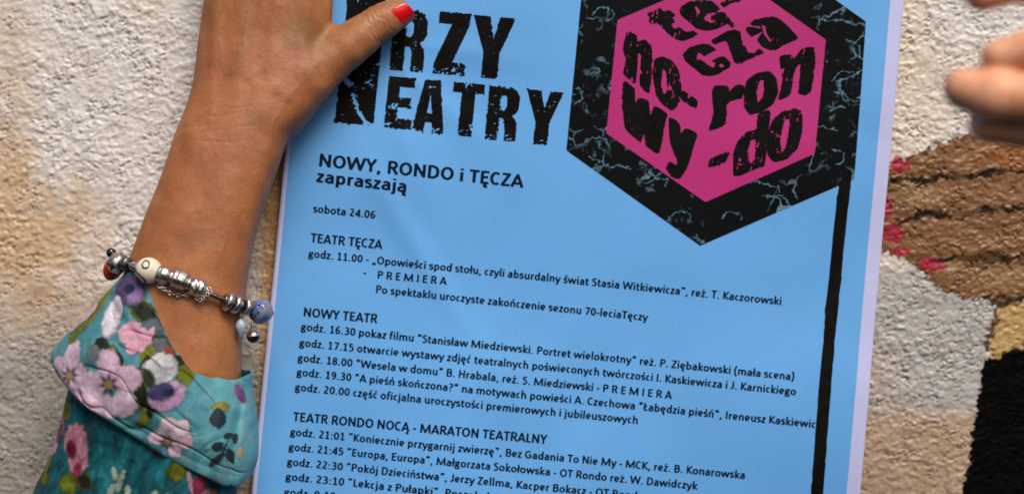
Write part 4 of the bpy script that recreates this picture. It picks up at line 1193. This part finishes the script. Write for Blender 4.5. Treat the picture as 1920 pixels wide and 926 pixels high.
tube_cloth(
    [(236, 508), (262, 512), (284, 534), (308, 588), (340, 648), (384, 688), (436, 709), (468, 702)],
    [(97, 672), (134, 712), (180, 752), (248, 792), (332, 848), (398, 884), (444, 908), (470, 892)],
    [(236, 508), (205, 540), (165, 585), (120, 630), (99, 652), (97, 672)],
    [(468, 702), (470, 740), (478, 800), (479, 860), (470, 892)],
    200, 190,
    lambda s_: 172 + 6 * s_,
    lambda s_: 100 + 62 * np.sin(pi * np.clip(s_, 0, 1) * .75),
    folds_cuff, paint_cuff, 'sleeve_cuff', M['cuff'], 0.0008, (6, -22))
def folds_sleeve(x_, y_, u, s_):
    w_ = vnoise(x_ / 60, y_ / 60, 33) * 1.2
    f = 9 * vnoise((x_ + y_ * .45) / 30 + w_, y_ / 110, 21) + 3.2 * vnoise((x_ + y_ * .6) / 13 + w_, y_ / 60, 23) + 1.2 * vnoise(x_ / 6, y_ / 11, 25)
    return f
tube_cloth(
    [(150, 690), (250, 740), (380, 830), (440, 860)],
    [(10, 1120), (150, 1130), (330, 1130), (440, 1110)],
    [(150, 690), (128, 730), (112, 800), (88, 870), (60, 935), (10, 1120)],
    [(440, 860), (442, 900), (440, 960), (440, 1110)],
    190, 200,
    lambda s_: 182 + 22 * s_,
    lambda s_: 122 + 14 * s_,
    folds_sleeve, paint_sleeve, 'sleeve', M['sleeve'], 0.0012)

# ------------------------------------------------------------------ bracelet
KB = KW * (D - 0.055) / D
fb = frame(KB)
bc_ = (345, 545, 160)
bracelet = empty('bracelet', tuple(fb([bc_])[0]), 'silver charm bracelet with cream, red and blue beads hanging round the tanned wrist', 'bracelet')
loop = [(197, 497, 150), (212, 492, 190), (238, 495, 222), (262, 501, 240), (285, 507, 250), (315, 515, 258), (346, 524, 262), (378, 538, 262), (405, 552, 256), (433, 565, 240), (457, 575, 220), (484, 585, 185), (497, 590, 150), (488, 590, 100), (440, 582, 64), (345, 556, 50), (250, 520, 58), (205, 500, 100)]
LP = catmull(loop, 10, closed=True)
def tube_pts(P, rad, seg=10, closed=True):
    P = np.asarray(P, float); n = len(P)
    T = (np.roll(P, -1, 0) - np.roll(P, 1, 0)) if closed else np.gradient(P, axis=0)
    T /= np.linalg.norm(T, axis=1)[:, None]
    ref = np.array([0.1, 1, 0.2])
    A = np.cross(T, ref); A /= np.linalg.norm(A, axis=1)[:, None]
    B = np.cross(T, A)
    rad = np.broadcast_to(rad, (n,))
    an = np.linspace(0, 2 * pi, seg, endpoint=False)
    V = P[:, None] + rad[:, None, None] * (np.cos(an)[None, :, None] * A[:, None] + np.sin(an)[None, :, None] * B[:, None])
    F = []
    for i in range(n if closed else n - 1):
        for j in range(seg):
            F.append((i * seg + j, ((i + 1) % n) * seg + j, ((i + 1) % n) * seg + (j + 1) % seg, i * seg + (j + 1) % seg))
    if not closed:
        F.append(tuple(range(seg))); F.append(tuple(range((n - 1) * seg, n * seg))[::-1])
    return V.reshape(-1, 3), F
V, F = tube_pts(LP, 5.2 + 0.35 * np.sin(np.arange(len(LP)) * 2.1), 10)
mesh_obj('chain', fb(V), F, M['dark_silver'], bracelet)
def along(pt):
    i = int(np.argmin(np.hypot(LP[:, 0] - pt[0], LP[:, 1] - pt[1]) + (LP[:, 2] < 120) * 500))
    T = LP[(i + 1) % len(LP)] - LP[i - 1]
    return LP[i], T / np.linalg.norm(T)
def lathe(name, c_, T, prof, mat, parent, seg=24, wob=None, offset=(0, 0, 0)):
    """prof: (along, radius) pairs, turned round the axis T"""
    T = np.asarray(T, float); T = T / np.linalg.norm(T)
    ref = np.array([0, 0, 1.0]) if abs(T[2]) < .9 else np.array([1.0, 0, 0])
    A = ref - T * (ref @ T); A /= np.linalg.norm(A); B = np.cross(T, A)
    V = []; ns = len(prof)
    for i in range(seg):
        a_ = 2 * pi * i / seg
        for s_, r_ in prof:
            rr_ = r_ * (wob(a_, s_) if wob else 1)
            V.append(np.array(c_) + np.array(offset) + T * s_ + rr_ * (cos(a_) * A + sin(a_) * B))
    F = grid_faces(seg, ns, True)
    o = mesh_obj(name, fb(np.array(V)), F, mat, parent)
    return o
def barrel(w, r, groove=0, hole=5.4, n=14, bulge=.12):
    p = [(-w, hole)]
    for k in range(n + 1):
        s_ = -w + 2 * w * k / n
        e = 1 - (2 * k / n - 1) ** 8 * .18
        g = 1 - groove * (0.5 + 0.5 * cos(k * 2 * pi / n * 3))
        p.append((s_, r * e * g * (1 + bulge * (1 - (s_ / w) ** 2))))
    return p + [(w, hole)]
def ball(r, hole=5.0, n=16):
    a0 = math.asin(min(.95, hole / r))
    return [(-r * cos(a_), r * sin(a_)) for a_ in np.linspace(a0, pi - a0, n)]
def bead(pt, prof, mat, wob=None, label=None, name='bead'):
    c_, T = along(pt)
    o = lathe(name, c_, T, prof, mat, bracelet, 32, wob)
    if label: o['label'] = label
    return o, c_, T
# left end: red disc, silver knot, black bead on top
c_, T = along((202, 500))
o = lathe('bead', np.array([203, 503, 176]), (0.75, 0.30, 0.45), [(-6, 5), (-7, 14), (-4, 23), (0, 25), (4, 23), (6, 14), (5, 5)], M['red_enamel'], bracelet, 30); o['label'] = 'red enamel bead'
o = lathe('bead', np.array([218, 494, 206]), (0.85, 0.25, 0.45), [(-12, 6), (-13, 13), (-9, 19), (-4, 17), (0, 21), (4, 17), (9, 19), (13, 12), (12, 6)], M['silver'], bracelet, 30, lambda a_, s_: 1 + .07 * sin(5 * a_ + s_ * .4))
o['label'] = 'swirled silver bead'
o = lathe('bead', np.array([202, 474, 190]), (0, 1, 0), ball(9.5, 1.0), M['black_glass'], bracelet, 20); o['label'] = 'small black bead on top of the red one'
lathe('link', np.array([203, 483, 188]), (0, 1, 0), barrel(4, 2.6, 0, .5, 6), M['silver'], o, 10)
bead((238, 495), barrel(8, 12), M['dark_silver'])
bead((256, 500), barrel(11, 8, .05, 5, 10), M['silver'])
# cream ball with dark swirl
o, c0, T0 = bead((285, 507), ball(25, 6, 20), M['cream'], label='cream glass bead with a dark swirl')
def on_ball(c_, r_, pts):
    out = []
    for dx, dy in pts:
        dz = math.sqrt(max(0, r_ * r_ - dx * dx - dy * dy)); out.append((c_[0] + dx, c_[1] + dy, c_[2] + dz))
    return out
for pts, rr_ in (([(-7, -15), (-2, -19), (4, -16), (5, -9), (0, -5), (-6, -7), (-8, -13)], 1.6), ([(-20, -3), (-17, 4), (-10, 9), (-5, 15), (-4, 22)], 2.2), ([(-20, 10), (-15, 15), (-12, 20)], 1.4)):
    P = catmull(on_ball(c0, 25.2, pts), 5)
    V, F = tube_pts(P, rr_, 6, False); mesh_obj('swirl', fb(V), F, M['swirl'], o)
bead((303, 512), barrel(3.5, 9), M['silver'])
def lettered(a_, s_): return 1 + .05 * (math.sin(a_ * 9) > .2) * (math.sin(s_ * .9) > -.3)
bead((316, 515), barrel(13, 15, .04), M['silver'], lettered)
bead((331, 519), barrel(3, 11), M['silver'])
bead((346, 524), barrel(15, 17, .09), M['silver'], lambda a_, s_: 1 + .05 * math.cos(a_ * 12))
bead((362, 531), barrel(3, 11), M['silver'])
bead((379, 538), barrel(14, 15.5, .05), M['silver'], lambda a_, s_: 1 + .09 * math.sin(a_ * 6 + s_ * .5))
bead((424, 561), barrel(3, 10), M['dark_silver'])
bead((431, 564), barrel(5.5, 17), M['silver'])
bead((442, 569), barrel(5.5, 17), M['silver'])
bead((449, 572), barrel(3, 12), M['dark_silver'])
bale, cb, Tb = bead((456, 575), barrel(4.5, 18, 0, 12), M['silver'], label='silver hoop carrying the blue drop')
bead((464, 577), barrel(3, 13), M['dark_silver'])
# glass bead with blue flowers
g, cg, Tg = bead((484, 585), [(-17, 6), (-16, 14), (-11, 21), (0, 25), (11, 21), (16, 14), (17, 6)], M['glass_grey'], label='grey glass bead with blue flowers')
for dx, dy in ((-2, -18), (9, -13), (-9, 2), (3, 14), (13, 8), (-3, -5)):
    p = np.array(on_ball(cg, 24.5, [(dx, dy)])[0])
    V, F = [], []
    n_ = (p - cg) / np.linalg.norm(p - cg)
    A = np.cross(n_, (0, 1, 0.1)); A /= np.linalg.norm(A); B = np.cross(n_, A)
    pts = [p + n_ * 1.4] + [p + (5.5 * (1 + .35 * cos(5 * t_))) * (cos(t_) * A + sin(t_) * B) - n_ * .6 for t_ in np.linspace(0, 2 * pi, 20, endpoint=False)]
    mesh_obj('flower', fb(np.array(pts)), [(0, i + 1, (i + 1) % 20 + 1) for i in range(20)], M['glass_blue'], g)
# blue drop
lathe('link', np.array([453, 591, 224]), (0.1, 1, 0), barrel(5, 3.2, 0, .5, 6), M['silver'], bale, 10)
o = lathe('charm', np.array([452, 612, 224]), (-0.02, 1, 0), [(-15, .4), (-13, 4), (-9, 7.5), (-3, 9.6), (3, 9), (9, 6), (15, 2.8), (19, .4)], M['enamel_blue'], bracelet, 22)
o['label'] = 'pale blue drop charm'
o.scale = (1, 1, 1)
# ball charm: silver cap over black
lathe('link', np.array([469, 612, 192]), (0.1, 1, 0), barrel(5, 3.0, 0, .5, 6), M['silver'], bracelet, 10)
ch1 = lathe('charm', np.array([471, 632, 192]), (-.15, -1, -.15), [(-1, 13), (2, 13.2), (6, 11.6), (10, 8), (12.5, 3), (13, .3)], M['silver'], bracelet, 26)
ch1['label'] = 'ball charm with silver cap and black lower half'
lathe('lower_half', np.array([471, 632, 192]), (.15, 1, .15), [(0, 12.8), (3, 12.4), (7, 10.6), (10.5, 6.6), (12.4, 2), (12.6, .2)], M['black_glass'], ch1, 26)
# safety chain of small rings, and flower charm
cp = catmull([(309, 535, 262), (316, 541, 262), (326, 548, 260), (342, 552, 260), (358, 552, 260), (372, 550, 262), (384, 548, 264)], 4)
for k, p in enumerate(cp[::2]):
    T = cp[min(2 * k + 1, len(cp) - 1)] - cp[max(2 * k - 1, 0)]
    T /= np.linalg.norm(T)
    A = np.array([0, 0, 1.0]) if k % 2 else np.cross(T, (0, 0, 1.0))
    r_ = 5.2 if k == 0 else 3.9
    ring = [p + r_ * cos(t_) * T * 1.15 + r_ * .8 * sin(t_) * A for t_ in np.linspace(0, 2 * pi, 14, endpoint=False)]
    V, F = tube_pts(ring, 1.1, 6); mesh_obj('link', fb(V), F, M['silver'], bracelet)
for cx, cy in ((383, 556), (397, 545)):
    bag = MeshBag()
    for k in range(5):
        a_ = k * 2 * pi / 5 + .3
        p = np.array([cx + 5.2 * cos(a_), cy + 5.2 * sin(a_), 266])
        ring = [p + 3.4 * np.array([cos(t_), sin(t_), .25 * sin(t_)]) for t_ in np.linspace(0, 2 * pi, 12, endpoint=False)]
        bag.add(*tube_pts(ring, 1.2, 6))
    V, F = bag.arr(); o = mesh_obj('charm', fb(V), F, M['silver'], bracelet); o['label'] = 'open silver flower charm'

# ------------------------------------------------------------------ the hand at the right edge, closer to the camera
KH = KW * (D - 0.250) / D
fh = lambda p: frame(KH)(np.asarray(p, float).reshape(-1, 3) + np.array([0, 0, 600.0]))
H = 5.2
gx = np.arange(1735, 2420, H); gy = np.arange(-230, 420, H); gz = np.arange(440, 880, H)
X, Y, Z = np.meshgrid(gx, gy, gz, indexing='ij')
palm = cone(X, Y, Z, (2120, 90, 640), (2300, 160, 640), 115, 95, .75)
bodies = palm
for pts, k in (([(1816, 164, 660, 39), (1868, 178, 672, 50), (1940, 186, 690, 46), (2060, 160, 680, 56)], 20),      # index, tip to the left
               ([(1872, 226, 625, 38), (1930, 232, 630, 40), (2060, 200, 640, 52)], 14),                              # middle, tucked under
               ([(1890, 128, 560, 30), (1960, 120, 560, 36), (2060, 110, 590, 50)], 12),                              # behind, in the gap
               ([(1874, 104, 676, 30), (1930, 92, 680, 36), (2030, 80, 700, 50)], 12),                                  # thumb above
               ([(1856, -17, 640, 32), (1930, -40, 650, 36), (2040, 0, 660, 50)], 16),                                # finger at the top edge
               ([(2300, 160, 640, 82), (2400, 200, 640, 78)], 40)):
    bodies = smin(bodies, chain(X, Y, Z, pts, 10), k)
bodies = np.maximum(bodies, X - 2400)
V, F = surface_net(bodies, (gx[0], gy[0], gz[0]), H)
V = relax(V, F, 3)
vx, vy, vz = V.T
sk = np.tile(np.array([0.86, 0.43, 0.26]), (len(V), 1))
sk = lay(sk, (0.74, 0.29, 0.145), sstep(0, .5, fbm(vx / 50, vy / 50, vz / 50)) * 0.6)
hand = empty('person', tuple(fh([(2380, 180, 640)])[0]), 'blurred bare fingers of a hand reaching in from the right edge', 'person')
mesh_obj('body', fh(V), F[:, ::-1], M['skin'], hand, colors=np.clip(sk, 0, 1))
